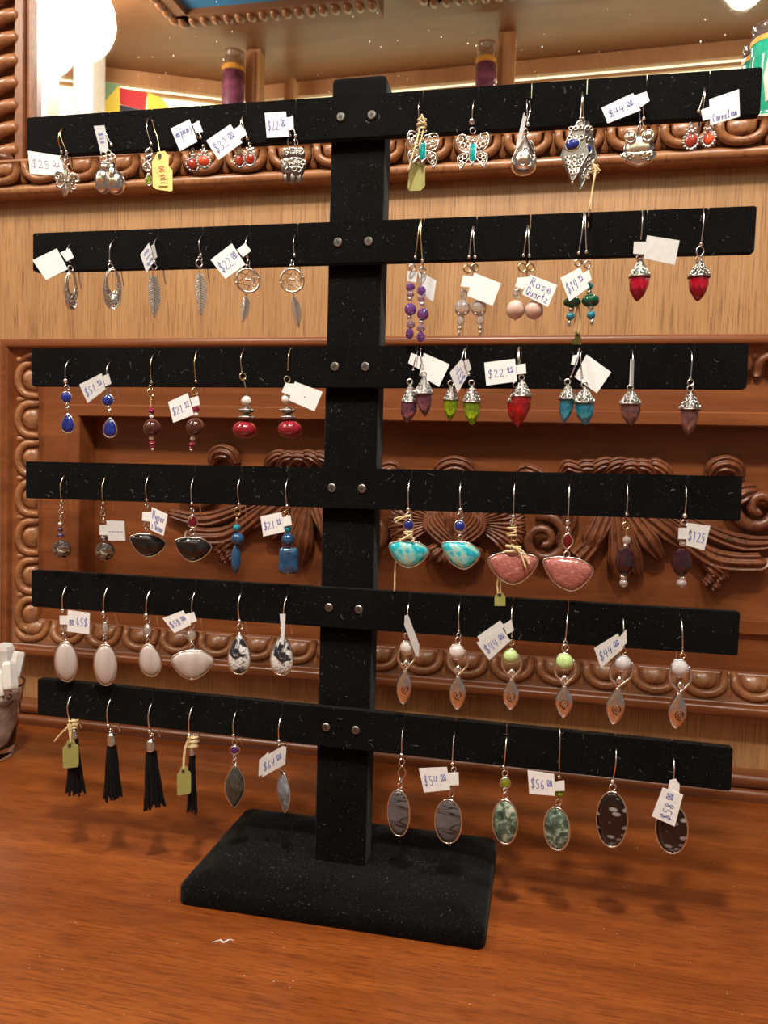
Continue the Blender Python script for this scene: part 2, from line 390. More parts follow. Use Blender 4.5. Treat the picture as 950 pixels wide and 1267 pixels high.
# centre: arch, pleated fans, middle strands, petals
relief('carved_arch', [(534, 592), (546, 578), (562, 573), (578, 578), (592, 592)], [.3, .5, .55, .5, .3], mirror=False)
for k in range(8):
    a = math.radians(-62+k*17)
    relief('carved_leaf', [(592+6*math.cos(a), 648-6*math.sin(a)), (612+18*math.cos(a), 650-22*math.sin(a)), (618+32*math.cos(a), 652-44*math.sin(a))], [.2, .55, .28], 24.9)
for k in range(6):
    relief('carved_strand', [(566+k*5, 612+k*4), (580+k*3, 628+k*5), (572-k*2, 648+k*6), (560, 664+k*5)], [.25, .45, .45, .2], 24.6-.05*k)
relief('carved_leaf', [(560, 618), (560, 640), (560, 668)], [.4, .7, .5], 24.5, False)
relief('carved_petal', [(560, 672), (560, 690), (560, 703)], [.5, .95, .5], 24.8, False)
relief('carved_petal', [(572, 674), (585, 688), (592, 698)], [.4, .85, .45], 24.9)
# big scroll, roped arch, leaves
volute(672, 668, 2.3, 1.6, .55, math.radians(110), -1)
relief('carved_leaf', [(640, 600), (650, 585), (690, 610), (705, 640), (690, 676)], [.3, .7, .8, .6, .3], 24.9)
for k in range(7):
    relief('carved_rope', [(690+k*18, 592-k*1.0), (700+k*18, 578-abs(k-2)*1.0), (716+k*18, 571+abs(k-2.5)*3.4), (734+k*16, 580+k*3)], [.15, .42, .42, .12], 24.9)
relief('carved_leaf', [(716, 690), (735, 668), (752, 640), (755, 610)], [.75, .55, .45, .3], 24.8)
for tip, w in (((724, 686), .75), ((770, 722), .85), ((790, 712), .7), ((818, 692), .8), ((846, 676), .7)):
    relief('carved_leaf', [(758, 612), (758+(tip[0]-758)*.35, 612+(tip[1]-612)*.30), (758+(tip[0]-758)*.75, 612+(tip[1]-612)*.72), tip], [.25, .5, w, .3], 24.8)
relief('carved_leaf', [(790, 622), (830, 652), (880, 690), (938, 696), (944, 690)], [.3, .5, .7, .7, .2], 24.9)
relief('carved_leaf', [(800, 618), (860, 650), (920, 672), (985, 668)], [.3, .5, .6, .3], 25.0)
relief('carved_leaf', [(868, 690), (884, 702), (902, 716)], [.3, .6, .35], 24.8)
for dx, dy in ((-8, 2), (0, 8), (6, -2), (-3, -6)):
    relief('carved_bud', [(878+dx, 714+dy), (884+dx, 718+dy), (888+dx, 724+dy)], [.2, .42, .2], 24.7)
volute(938, 628, 1.9, 1.3, .6, math.radians(180), 1)
relief('carved_leaf', [(912, 640), (905, 622), (918, 610), (935, 606)], [.3, .6, .7, .4], 24.8)
relief('carved_knob', [(878, 590), (884, 578), (898, 574), (912, 580), (916, 592)], [.3, .55, .6, .5, .3], 24.9)

# mirror above the ledge with its frame strips and the carved column at its left
YM = 23.6
mg = MB().box((-39.1, YM, 54.0), (XR, YM+.4, 112))
def mirror_mat():
    m, nt, b = _nodes('mirror_glass')
    n = tex(nt, 'Noise', 60, detail=2); nt.links.new(ramp(nt, n.outputs[0], [(.3, (.90, .90, .89)), (.7, (.94, .94, .93))]), b.inputs['Base Color'])
    b.inputs['Metallic'].default_value = 1; b.inputs['Roughness'].default_value = .015
    MATS['mirror'] = m
mirror_mat()
mir = mg.build('mirror', 'mirror')
plain('dust', (.8, .78, .72), .8); m = MB(); rnd = random.Random(21)
for k in range(70):
    px, py = rnd.uniform(60, 940), rnd.uniform(2, 130); q = atY(px, py, YM-.02); r_ = rnd.choice((.025, .03, .04, .06)); m.ell(tuple(q), r_, .01, r_*rnd.uniform(.8, 2.2), 6, 4)
m.build('dust_specks', 'dust', mir, kind='stuff'); tag(mir, 'large wall mirror above the carved ledge, reflecting ceiling and candles', 'mirror')
tr = MB(); tr.box((-40.6, 22.4, 55.9), (-39.75, 25, 112)); tr.box((-39.65, 22.9, 55.9), (-39.0, 25, 112)); tr.box((-39.8, 23.3, 55.9), (-39.6, 25, 112))
tr.build('trim_3', 'mahogany', kind='structure')
colm = MB().box((-47, 23.0, 55.9), (-40.5, 25.5, 112)).build('trim_4', 'carved_wood', kind='structure')
pl = None
for i in range(16):
    if pl is None:
        m = MB(); m.tube(catmull([(-2.2, -.15, -.7), (-.9, -.75, -.35), (.5, -.75, .25), (1.7, -.1, .75)], 5), [.25]+[.62]*14+[.2], 8)
        pl = m.build('carved_leaf', 'carved_wood', colm, loc=(-42.2, 22.9, 57.0)); 
    else:
        o = pl.copy(); COL.objects.link(o); o.location = Vector((-42.2, 22.9, 57.0+i*2.15))*S
for i, (x, z, r) in enumerate(((-42.6, 56.9, 1.1), (-41.3, 56.5, .8), (-44.2, 56.4, 1.2))):
    MB().ell((0, 0, 0), r, .9, r*.8).build('carved_bud', 'dark_carving', colm, loc=(x, 22.0, z))

# ================================================================ COUNTER
ct = MB().box((XL, -75, -4), (XR, 26, 0)).build('counter', 'counter_wood'); tag(ct, 'glossy reddish brown wooden counter top under the earring stand', 'counter')

# ================================================================ the room across the counter, seen only in the mirror
ZC = 150.0
def vZ(px, py, z=ZC):                 # point on a horizontal plane seen through the mirror -> its real place
    p = atZ(px, py, z); return Vector((p.x, 2*YM-p.y, z))
def vD(px, py, q):                    # point seen through the mirror, on the same plan distance as real point q
    yv = 2*YM-q.y; p = atY(px, py, yv); return Vector((p.x, q.y, p.z))
MB().box((-330, -330, ZC), (250, 26, ZC+3)).build('ceiling', 'ceiling_wood', kind='structure')
plain('window_glow', (.80, .86, .55), .5, emit=1.6, var=.35, scale=9)
plain('sky_blue', (.06, .30, .62), .5, var=.35, scale=8)
plain('white_paint', (.85, .82, .76), .5)
plain('lamp_glass', (1, .9, .74), .4, emit=14)
plain('dark_opening', (.04, .04, .04), .6)
def beam(a, b, w, h, name, mat, z1=ZC, parent=None, kind=None):
    a, b = Vector(a), Vector(b); d = (b-a).normalized(); n = Vector((-d.y, d.x, 0))
    T = lambda p: Vector((a.x+d.x*p[0]+n.x*p[1], a.y+d.y*p[0]+n.y*p[1], p[2]))
    return MB(T).box((0, -w/2, z1-h), ((b-a).length, w/2, z1)).build(name, mat, parent, kind=kind)
def seg_wall(idx, pa, pb):
    a, b = vZ(*pa), vZ(*pb); a.z = b.z = 0
    d = (b-a).normalized()
    hd = beam(a, b, 6, 4.4, 'trim_%d' % idx, 'pale_wood', ZC, kind='structure')
    beam(a, b, 2, 34.5, 'window_%d' % idx, 'window_glow', ZC-4.4, kind='structure')
    beam(a, b, 3, 111, 'wall_front_%d' % idx, 'pale_wood', ZC-38.9, kind='structure')
    beam(a, b, 4.5, .9, 'window_rail', 'pale_wood', ZC-5.6, parent=hd)
    return a, b, d
seg_wall(5, (318, 112), (1150, 34))
seg_wall(6, (-160, 52), (318, 112))
def pillar(px, ptop, pw, mat, label):
    q = vZ(px, ptop); p0 = vD(px-pw/2, ptop, q); p1 = vD(px+pw/2, ptop, q); wdt = abs(p1.x-p0.x)
    r = empty('pillar', (q.x, q.y, 0), label, 'pillar', 'pillars reflected in the mirror')
    m = MB(); m.box((-wdt/2, -wdt/2, 0), (wdt/2, wdt/2, ZC)); m.build('shaft', mat, r)
    m = MB(); m.box((-wdt/5, wdt/2, 0), (wdt/5, wdt/2+.9, ZC-1)); m.build('fillet', mat, r)
    return q
q1 = pillar(316, 66, 17, 'pale_wood', 'pale wooden window post reflected in the mirror beside the left candle')
q2 = pillar(628, 45, 21, 'pale_wood', 'pale wooden window post reflected in the mirror beside the middle candle')
q3 = pillar(111, 40, 24, 'white_paint', 'bright white window post reflected at the mirror\'s left end')
q4 = pillar(55, -60, 22, 'white_paint', 'overexposed white post along the left edge of the mirror')
# wall boards between posts
for px, ptop, pw in ((368, 100, 12), (480, 96, 0),):
    if pw:
        q = vZ(px, ptop); p0 = vD(px-pw/2, ptop, q); p1 = vD(px+pw/2, ptop, q); x = abs(p1.x-p0.x)/2
        tag(MB().box((-x, -2, 0), (x, 2, ZC-3)).build('post', 'pale_wood', origin=(0, 0, 0), loc=(q.x, q.y+6, 0)), 'slim wooden post reflected in the mirror left of the stand', 'post')
# carved ceiling frames with a painted blue panel
def ceil_frame(pts, label):
    P = [vZ(*p, ZC-7) for p in pts]
    for p in P: p.z = ZC
    r = empty('ceiling_coffer', P[1], label, 'coffer', 'carved coffers in the reflected ceiling')
    c = Vector(P[1])
    for a, b in zip(P[:-1], P[1:]):
        ob = beam(a-c, b-c, 9, 7, 'moulding', 'ceiling_wood', 0, r)
        d = (b-a).normalized(); L = (b-a).length; n = int(L/3.2)
        m = MB()
        for i in range(n):
            p = a-c+d*(i+.5)*L/n; m.ell((p.x, p.y+1.5, -7), 1.3, 2.0, 1.1, 8, 5)
        m.build('bead_row', 'carved_wood', ob)
    poly = P+[P[0]+(P[2]-P[1])]
    m = MB(); m.add([tuple(p-c+Vector((0, 0, -5.4))) for p in poly], [tuple(range(len(poly)))], False)
    m.add([tuple(p-c+Vector((0, 0, -5.0))) for p in poly], [tuple(range(len(poly)))[::-1]], False); m.build('painted_panel', 'sky_blue', r)
ceil_frame([(150, -45), (222, 33), (470, 11)], 'carved wooden coffer with a blue painted panel in the mirrored ceiling')
ceil_frame([(500, -20), (530, 8), (760, -14)], 'second carved coffer edge at the top of the mirrored ceiling')
# lamps
def globe(px, py, z, r, power, label):
    p = vZ(px, py, z)
    e = empty('globe_lamp', (p.x, p.y, ZC), label, 'lamp', 'globe lamps reflected in the mirror')
    T = lambda q: Vector((q[0], q[2], q[1]))
    MB(T).ell((0, z-ZC, 0), r, r, r, 20, 12).build('globe', 'lamp_glass', e)
    MB(T).lathe((0, 0, 0), [(r*.75, 0), (r*.75, -1.5), (r*.3, -2.5), (r*.3, z-ZC+r*.9)], 16).build('stem', 'steel', e)
    l = bpy.data.lights.new('globe_light', 'POINT'); l.energy = power; l.color = (1, .86, .68); l.shadow_soft_size = r*S
    o = bpy.data.objects.new('globe_light', l); COL.objects.link(o); o.location = Vector((p.x, p.y+r*1.6, z-r*1.2))*S
globe(92, 22, 138, 10, 9.0, 'glowing globe lamp reflected at the upper left of the mirror')
globe(915, -18, 138, 3.6, 4.0, 'glowing globe lamp reflected at the upper right of the mirror')
# stained glass and jar candles
def glass_candle(base, r, h, label, cols, name='jar_candle', grp='jar candles'):
    e = empty(name, base, label, 'candle', grp); T = lambda q: Vector((q[0], -q[2], q[1]))
    b = MB(T).lathe((0, 0, 0), [(r*.9, 0), (r, .05*h), (r, .62*h), (r, .8*h)], 24).build('jar', cols[0], e)
    MB(T).lathe((0, 0, 0), [(r*1.015, .80*h), (r*1.04, .82*h), (r*1.04, .85*h), (r*.98, .86*h)], 24).build('painted_band', cols[1], e)
    MB(T).lathe((0, 0, 0), [(r*.97, .86*h), (r*.97, .97*h), (r*1.0, h), (r*.9, h), (r*.88, .87*h)], 24).build('glass_rim', 'candle_glass', e)
    m = MB(T); m.dome([(-.35*r, .12*h), (.35*r, .12*h), (.5*r, .4*h), (.3*r, .62*h), (-.3*r, .62*h), (-.5*r, .4*h)], .12*r, r*.93); m.build('picture', cols[2], e)
    MB(T).lathe((0, 0, 0), [(r*.06, .84*h), (r*.06, .93*h)], 8).build('wick', 'dark_opening', e)
    return e
plain('candle_purple', (.24, .07, .13), .25, coat=.5, var=.5, scale=30); plain('candle_orange', (.75, .35, .06), .3); plain('candle_white', (.85, .75, .6), .3, var=.4, scale=40)
plain('candle_green', (.02, .35, .22), .2, coat=.5); plain('candle_red', (.6, .06, .05), .3)
for px, t, bt, pw, lab in ((289, 66, 190, 26, 'purple painted glass jar candle reflected in the mirror left of the stand'), (602, 55, 185, 25, 'purple painted glass jar candle reflected in the mirror right of the stand')):
    q = (q1 if px < 400 else q2)+Vector((0, 6, 0))
    a = vD(px, t, q); bse = vD(px, bt, q); x = abs(vD(px+pw/2, t, q).x-vD(px-pw/2, t, q).x)/2
    glass_candle((a.x, a.y, bse.z), x, a.z-bse.z, lab, ('candle_purple', 'candle_orange', 'candle_white'))
    tag(MB().box((-x*3, -x*1.5, -2.5), (x*3, x*1.5, 0)).build('candle_shelf', 'pale_wood', loc=(a.x, a.y, bse.z)), 'small shelf under the reflected candle '+('left' if px < 400 else 'right')+' of the stand', 'shelf')
# the candle that really stands on the ledge at the right edge
p = atY(948, 142, 21.9); hh = atY(948, 27, 21.9).z-p.z
glass_candle((p.x+.1, 22.2, 55.96), 1.45, hh, 'green glass jar candle standing on the carved ledge at the right edge', ('candle_green', 'candle_orange', 'candle_white'))
# stained-glass window leaf reflected at the left
sg_q = vZ(165, 84)+Vector((0, 3, 0))
e = empty('stained_glass', vD(165, 125, sg_q), 'stained glass flower in yellow and red reflected in the mirror', 'stained glass')
c0 = Vector(e.location)/S
plain('glass_yellow', (.85, .62, .08), .3, emit=.5); plain('glass_red', (.6, .05, .06), .3, emit=.35); plain('glass_green', (.25, .4, .2), .3, emit=.4); plain('glass_dark', (.06, .08, .12), .3)
for nm, col, poly in (('pane', 'glass_yellow', [(127, 132), (148, 108), (149, 140), (127, 140)]), ('pane', 'glass_red', [(150, 110), (182, 116), (180, 138), (150, 130)]),
                      ('pane', 'glass_yellow', [(184, 116), (200, 122), (212, 138), (184, 138)]), ('pane', 'glass_green', [(124, 101), (150, 106), (128, 130), (124, 130)]), ('pane', 'glass_dark', [(150, 131), (180, 139), (180, 146), (150, 146)])):
    P = [vD(x, y, sg_q)-c0 for x, y in poly]
    m = MB(); n = len(P); m.add([tuple(p) for p in P]+[tuple(p+Vector((0, .8, 0))) for p in P], [tuple(range(n)), tuple(range(n, 2*n))[::-1]]+[(i, (i+1) % n, n+(i+1) % n, n+i) for i in range(n)], False)
    m.build(nm, col, e)

# ================================================================ EARRING STAND
SLOTS = [[79, 134, 186, 246, 302, 363, 519, 587, 652, 720, 793, 870], [87, 141, 194, 249, 307, 366, 521, 586, 652, 723, 795, 870],
         [87, 137, 190, 245, 300.5, 360, 518, 575, 642, 716, 782, 854.6], [80, 131, 185, 240.6, 298, 356, 507.5, 570, 637, 704, 776, 848],
         [84, 134.5, 186, 241.6, 298, 355, 506, 568, 633, 702, 771, 842], [89, 138, 188, 238.5, 292, 348, 499, 562, 626, 692.5, 762, 832.5]]
BARS = [(49.51, -22.54, 22.51, -.004), (42.07, -22.07, 22.60, -.001), (34.56, -22.12, 22.58, .002), (27.10, -22.58, 22.63, .007), (19.59, -22.13, 22.89, .002), (11.95, -21.64, 22.92, -.006)]
BH, BT = 2.5, .55
plain('lint_grey', (.22, .21, .20), .9)
stand = empty('earring_stand', (0, 2, 0), 'tall black velvet earring stand with six long bars, standing on the counter', 'earring stand')
SO = Vector((0, 2, 0))
def rrect(x0, x1, y0, y1, r, n=5):
    out = []
    for cx, cy, a0 in ((x1-r, y1-r, 0), (x0+r, y1-r, 90), (x0+r, y0+r, 180), (x1-r, y0+r, 270)):
        for i in range(n+1): a = math.radians(a0+90*i/n); out.append((cx+r*math.cos(a), cy+r*math.sin(a)))
    return out
def loft(levels, name, mat, parent, origin, sharp=50):
    m = MB(); vs, fs = [], []; n = len(levels[0][0])
    for poly, z in levels: vs += [(x, y, z) for x, y in poly]
    for i in range(len(levels)-1):
        for j in range(n): k = (j+1) % n; fs.append((i*n+j, i*n+k, (i+1)*n+k, (i+1)*n+j))
    fs.append(tuple(range(n))[::-1]); fs.append(tuple((len(levels)-1)*n+j for j in range(n)))
    o = m.add(vs, fs, True).build(name, mat, parent, origin); smooth_fix(o, sharp); return o
bx = (-9.3, 9.55, -3.65, 7.75)
def ins(d, r): return rrect(bx[0]+d, bx[1]-d, bx[2]+d, bx[3]-d, r)
loft([(ins(.12, .6), 0.0), (ins(0, .6), .12), (ins(0, .6), .95), (ins(.06, .6), 1.1), (ins(.25, .6), 1.22), (ins(1.3, .5), 1.62), (ins(1.6, .5), 1.68), (ins(3, .5), 1.70)], 'base', 'velvet', stand, SO, 75)
PXR = rrect(-1.83, 1.57, BT, 2.45, .18, 3)
def sc(poly, d): return [(x-math.copysign(d, x), y+(d if y < 1.5 else -d)) for x, y in poly]
loft([(PXR, 1.6), (PXR, 50.6), (sc(PXR, .06), 50.8), (sc(PXR, .2), 50.9)], 'post', 'velvet', stand, SO, 60)
scr = None
for i, (zt, x0, x1, tl) in enumerate(BARS):
    zm = zt-BH/2; xs = sorted(atY(px, 633.5-(zm-27.1)*17.5, 0).x for px in SLOTS[i])
    r = .12
    poly = [(x0+r, -BH/2), (x0+.03, -BH/2+.04), (x0, -BH/2+r), (x0, BH/2-r), (x0+.03, BH/2-.04), (x0+r, BH/2)]
    for x in xs: poly += [(x-.045, BH/2), (x-.03, BH/2-.05), (x-.022, BH/2-.85), (x+.022, BH/2-.85), (x+.03, BH/2-.05), (x+.045, BH/2)]
    poly += [(x1-r, BH/2), (x1-.03, BH/2-.04), (x1, BH/2-r), (x1, -BH/2+r), (x1-.03, -BH/2+.04), (x1-r, -BH/2)]
    T = lambda p: Vector((p[0], -p[2], zm+p[1]+tl*p[0]))
    b = MB(T).prism(poly, -BT, -.03); b.prism([(p[0]*.9985, p[1]*.985) for p in poly], -.035, 0)
    bar = b.build('bar', 'velvet', stand, SO)
    for sx, sz in zip((-.97, .95), (0, 0)):
        if scr is None:
            T2 = lambda p: Vector((p[0], -p[2], p[1]))
            m = MB(lambda p: Vector((p[0], -p[1], p[2]))); m.lathe((0, 0, 0), [(.27, -.05), (.27, .03), (.22, .07), (.08, .075)], 20)
            scr = m.build('screw', 'steel', bar); scr.location = (Vector((sx-.1, -.02, zm))-SO)*S
            m = MB(); 
            for ang in (.4, .4+math.pi/2):
                c, s_ = math.cos(ang), math.sin(ang)
                MBt = [(c*.15-s_*.035, s_*.15+c*.035), (-c*.15-s_*.035, -s_*.15+c*.035), (-c*.15+s_*.035, -s_*.15-c*.035), (c*.15+s_*.035, s_*.15-c*.035)]
                m.add([(x, -.083, z) for x, z in MBt]+[(x, -.04, z) for x, z in MBt], [(0, 1, 2, 3), (4, 7, 6, 5), (0, 4, 5, 1), (1, 5, 6, 2), (2, 6, 7, 3), (3, 7, 4, 0)], False)
            m.v = [v for v in m.v]
            scr_slot = m
        sobj = scr if (i == 0 and sx < 0) else scr.copy()
        if sobj is not scr: COL.objects.link(sobj); sobj.parent = bar; sobj.location = (Vector((sx-.1, -.02, zm+tl*sx))-SO)*S
    rnd = random.Random(50+i); m = MB()
    for k in range(90):
        x = rnd.uniform(x0+.2, x1-.2); z = zm+rnd.uniform(-BH*.47, BH*.47)+tl*x; a0 = rnd.uniform(0, 6.3); L = rnd.choice((.04, .05, .06, .08, .14, .3)); cv = rnd.uniform(-1.2, 1.2); p = Vector((x, -.012, z)); pts = []
        for q in range(4):
            pts.append(tuple(p)); p = p+Vector((math.cos(a0), 0, math.sin(a0)))*(L/3); a0 += cv*.5
        m.tube(pts, .009 if L > .1 else .012, 3)
    m.build('lint_fibres', 'lint_grey', bar, SO, kind='stuff')
m = MB(); rnd = random.Random(9)
for k in range(260):
    x, y = rnd.uniform(bx[0]+1.7, bx[1]-1.7), rnd.uniform(bx[2]+1.7, bx[3]-1.7); a0 = rnd.uniform(0, 6.3); L = rnd.choice((.03, .04, .05, .07, .12)); p = Vector((x, y, 1.71)); pts = []
    for q in range(4): pts.append(tuple(p)); p = p+Vector((math.cos(a0), math.sin(a0), 0))*(L/3); a0 += rnd.uniform(-.6, .6)
    m.tube(pts, .010, 3)
for k in range(160):
    x, z = rnd.uniform(-1.7, 1.45), rnd.uniform(2, 50); a0 = rnd.uniform(0, 6.3); L = rnd.choice((.03, .05, .07, .2)); p = Vector((x, BT-.008, z)); pts = []
    for q in range(4): pts.append(tuple(p)); p = p+Vector((math.cos(a0), 0, math.sin(a0)))*(L/3); a0 += rnd.uniform(-.6, .6)
    m.tube(pts, .010, 3)
m.build('lint_fibres', 'lint_grey', stand, SO, kind='stuff')
# cross recess of the screws is part of the screw mesh: dark second material slot
me = scr.data; nv = len(me.vertices)
me2 = bpy.data.meshes.new('screw')
vv = [tuple(v.co) for v in me.vertices]+[tuple(Vector(v)*S) for v in scr_slot.v]
ff = [tuple(p.vertices) for p in me.polygons]+[tuple(nv+k for k in f) for f in scr_slot.f]
nf = len(me.polygons); me2.from_pydata(vv, [], ff); me2.materials.append(MATS['steel']); me2.materials.append(MATS['screw_slot'])
for k, p in enumerate(me2.polygons): p.material_index = 0 if k < nf else 1
for o in COL.objects:
    if o.type == 'MESH' and o.data == me: o.data = me2

# ================================================================ handwriting strokes
def _el(cx, cy, rx, ry, a0=90, a1=450, n=12): return [(cx+rx*math.cos(math.radians(a0+(a1-a0)*i/n)), cy+ry*math.sin(math.radians(a0+(a1-a0)*i/n))) for i in range(n+1)]
GL = {'$': [[(.85, 1.05), (.6, 1.2), (.25, 1.1), (.2, .85), (.5, .65), (.8, .5), (.8, .2), (.5, .05), (.1, .2)], [(.6, 1.4), (.42, -.15)]],
 '0': [_el(.5, .6, .35, .6)], '1': [[(.35, 1.0), (.55, 1.2), (.5, 0)]], '2': [[(.15, .95), (.4, 1.2), (.75, 1.05), (.7, .7), (.15, .05), (.9, .08)]],
 '3': [[(.15, 1.1), (.5, 1.22), (.75, 1.0), (.4, .65), (.8, .45), (.7, .1), (.3, 0), (.1, .15)]], '4': [[(.3, 1.2), (.12, .55), (.85, .6)], [(.7, 1.2), (.62, -.05)]],
 '5': [[(.8, 1.2), (.3, 1.15), (.25, .7), (.65, .7), (.8, .4), (.6, .05), (.15, .08)]], '6': [[(.7, 1.2), (.3, .75), (.2, .25), (.5, 0), (.8, .25), (.65, .55), (.25, .4)]],
 '8': [[(.7, 1.0), (.4, 1.2), (.2, .95), (.5, .65), (.8, .3), (.5, 0), (.2, .25), (.5, .65), (.75, .95)]], '9': [[(.75, .9), (.5, 1.2), (.2, .95), (.4, .65), (.75, .9), (.7, .3), (.5, 0)]],
 '.': [[(.3, .02), (.4, .06), (.36, .0)]], '-': [[(.15, .5), (.8, .55)]], ' ': [],
 'C': [[(.85, 1.0), (.55, 1.2), (.2, .85), (.2, .3), (.5, 0), (.9, .2)]], 'R': [[(.2, 0), (.3, 1.2), (.75, 1.1), (.7, .7), (.3, .6), (.85, 0)]], 'Q': [_el(.5, .6, .38, .6), [(.5, .3), (.95, -.1)]],
 'H': [[(.2, 1.2), (.15, 0)], [(.8, 1.2), (.75, 0)], [(.18, .6), (.78, .62)]], 'A': [[(.05, 0), (.5, 1.2), (.9, 0)], [(.2, .45), (.75, .45)]], 'S': [[(.85, 1.0), (.5, 1.2), (.2, .9), (.8, .4), (.5, 0), (.1, .15)]],
 'a': [[(.7, .55), (.4, .65), (.15, .3), (.4, 0), (.7, .3), (.7, .6), (.8, 0)]], 'r': [[(.2, .6), (.25, 0), (.3, .4), (.6, .62), (.8, .55)]], 'n': [[(.15, .6), (.2, 0), (.3, .45), (.6, .6), (.7, .3), (.75, 0)]],
 'e': [[(.15, .3), (.7, .35), (.5, .65), (.2, .45), (.25, .1), (.5, 0), (.8, .15)]], 'l': [[(.3, 0), (.25, .5), (.5, 1.2), (.35, .2), (.6, 0)]], 'i': [[(.4, .6), (.4, .05), (.6, 0)], [(.4, .9), (.43, .93)]],
 'o': [_el(.45, .3, .3, .32)], 's': [[(.7, .5), (.45, .65), (.25, .5), (.65, .2), (.45, 0), (.15, .1)]], 'u': [[(.15, .6), (.2, .1), (.5, 0), (.7, .3), (.7, .6), (.75, 0)]],
 't': [[(.45, 1.1), (.4, .1), (.65, 0)], [(.15, .7), (.75, .72)]], 'z': [[(.15, .6), (.7, .6), (.15, 0), (.8, .02)]], 'y': [[(.15, .6), (.3, .15), (.6, .2), (.75, .6), (.6, -.3), (.2, -.4)]],
 'p': [[(.2, .6), (.2, -.45)], [(.2, .4), (.5, .65), (.75, .35), (.5, 0), (.2, .15)]], 'h': [[(.25, 1.2), (.2, 0), (.35, .5), (.65, .55), (.7, 0)]], '_': [[(0, 0), (.9, .1)]]}
def strokes(text):                       # '^' starts small raised cents, '/' a new line
    lines = []
    for ln in text.split('/'):
        x = 0; out = []; sup = False
        for ch in ln:
            if ch == '^': sup = True; sx0 = x; continue
            k, dy = (.58, .62) if sup else (1, 0)
            for st in GL[ch]: out.append([(x+k*a, dy+k*b) for a, b in st])
            x += k*(.5 if ch in '.i' else .95 if ch.islower() else 1.08)
        if sup: out.append([(sx0+.05, .5), (x, .56)])
        lines.append((out, x))
    return lines

# ================================================================ EARRINGS
CR = {'A': (30, 140, 5), 'B': (210, 130, 5), 'C': (490, 110, 4.75), 'D': (680, 90, 3.8), 'E': (30, 285, 5), 'F': (220, 275, 5.278), 'G': (490, 260, 4.524), 'H': (680, 250, 4.318),
      'I': (50, 430, 5.588), 'J': (210, 430, 4.75), 'K': (480, 420, 4.524), 'L': (670, 420, 4.318), 'M': (50, 580, 5.588), 'N': (200, 580, 4.75), 'O': (470, 590, 4.318), 'P': (660, 590, 3.958),
      'Q': (50, 715, 5.588), 'R': (190, 725, 4.75), 'S': (470, 740, 4.524), 'T': (660, 750, 4.318), 'U': (50, 850, 5.588), 'V': (200, 860, 5.278), 'W': (460, 890, 4.524), 'X': (640, 890, 3.958)}
ROWGRP = {}
for _i, _k in enumerate(('ABCD', 'EFGH', 'IJKL', 'MNOP', 'QRST', 'UVWX')):
    for _c in _k: ROWGRP[_c] = 'earrings on the %s bar' % ('top', 'second', 'third', 'fourth', 'fifth', 'bottom')[_i]
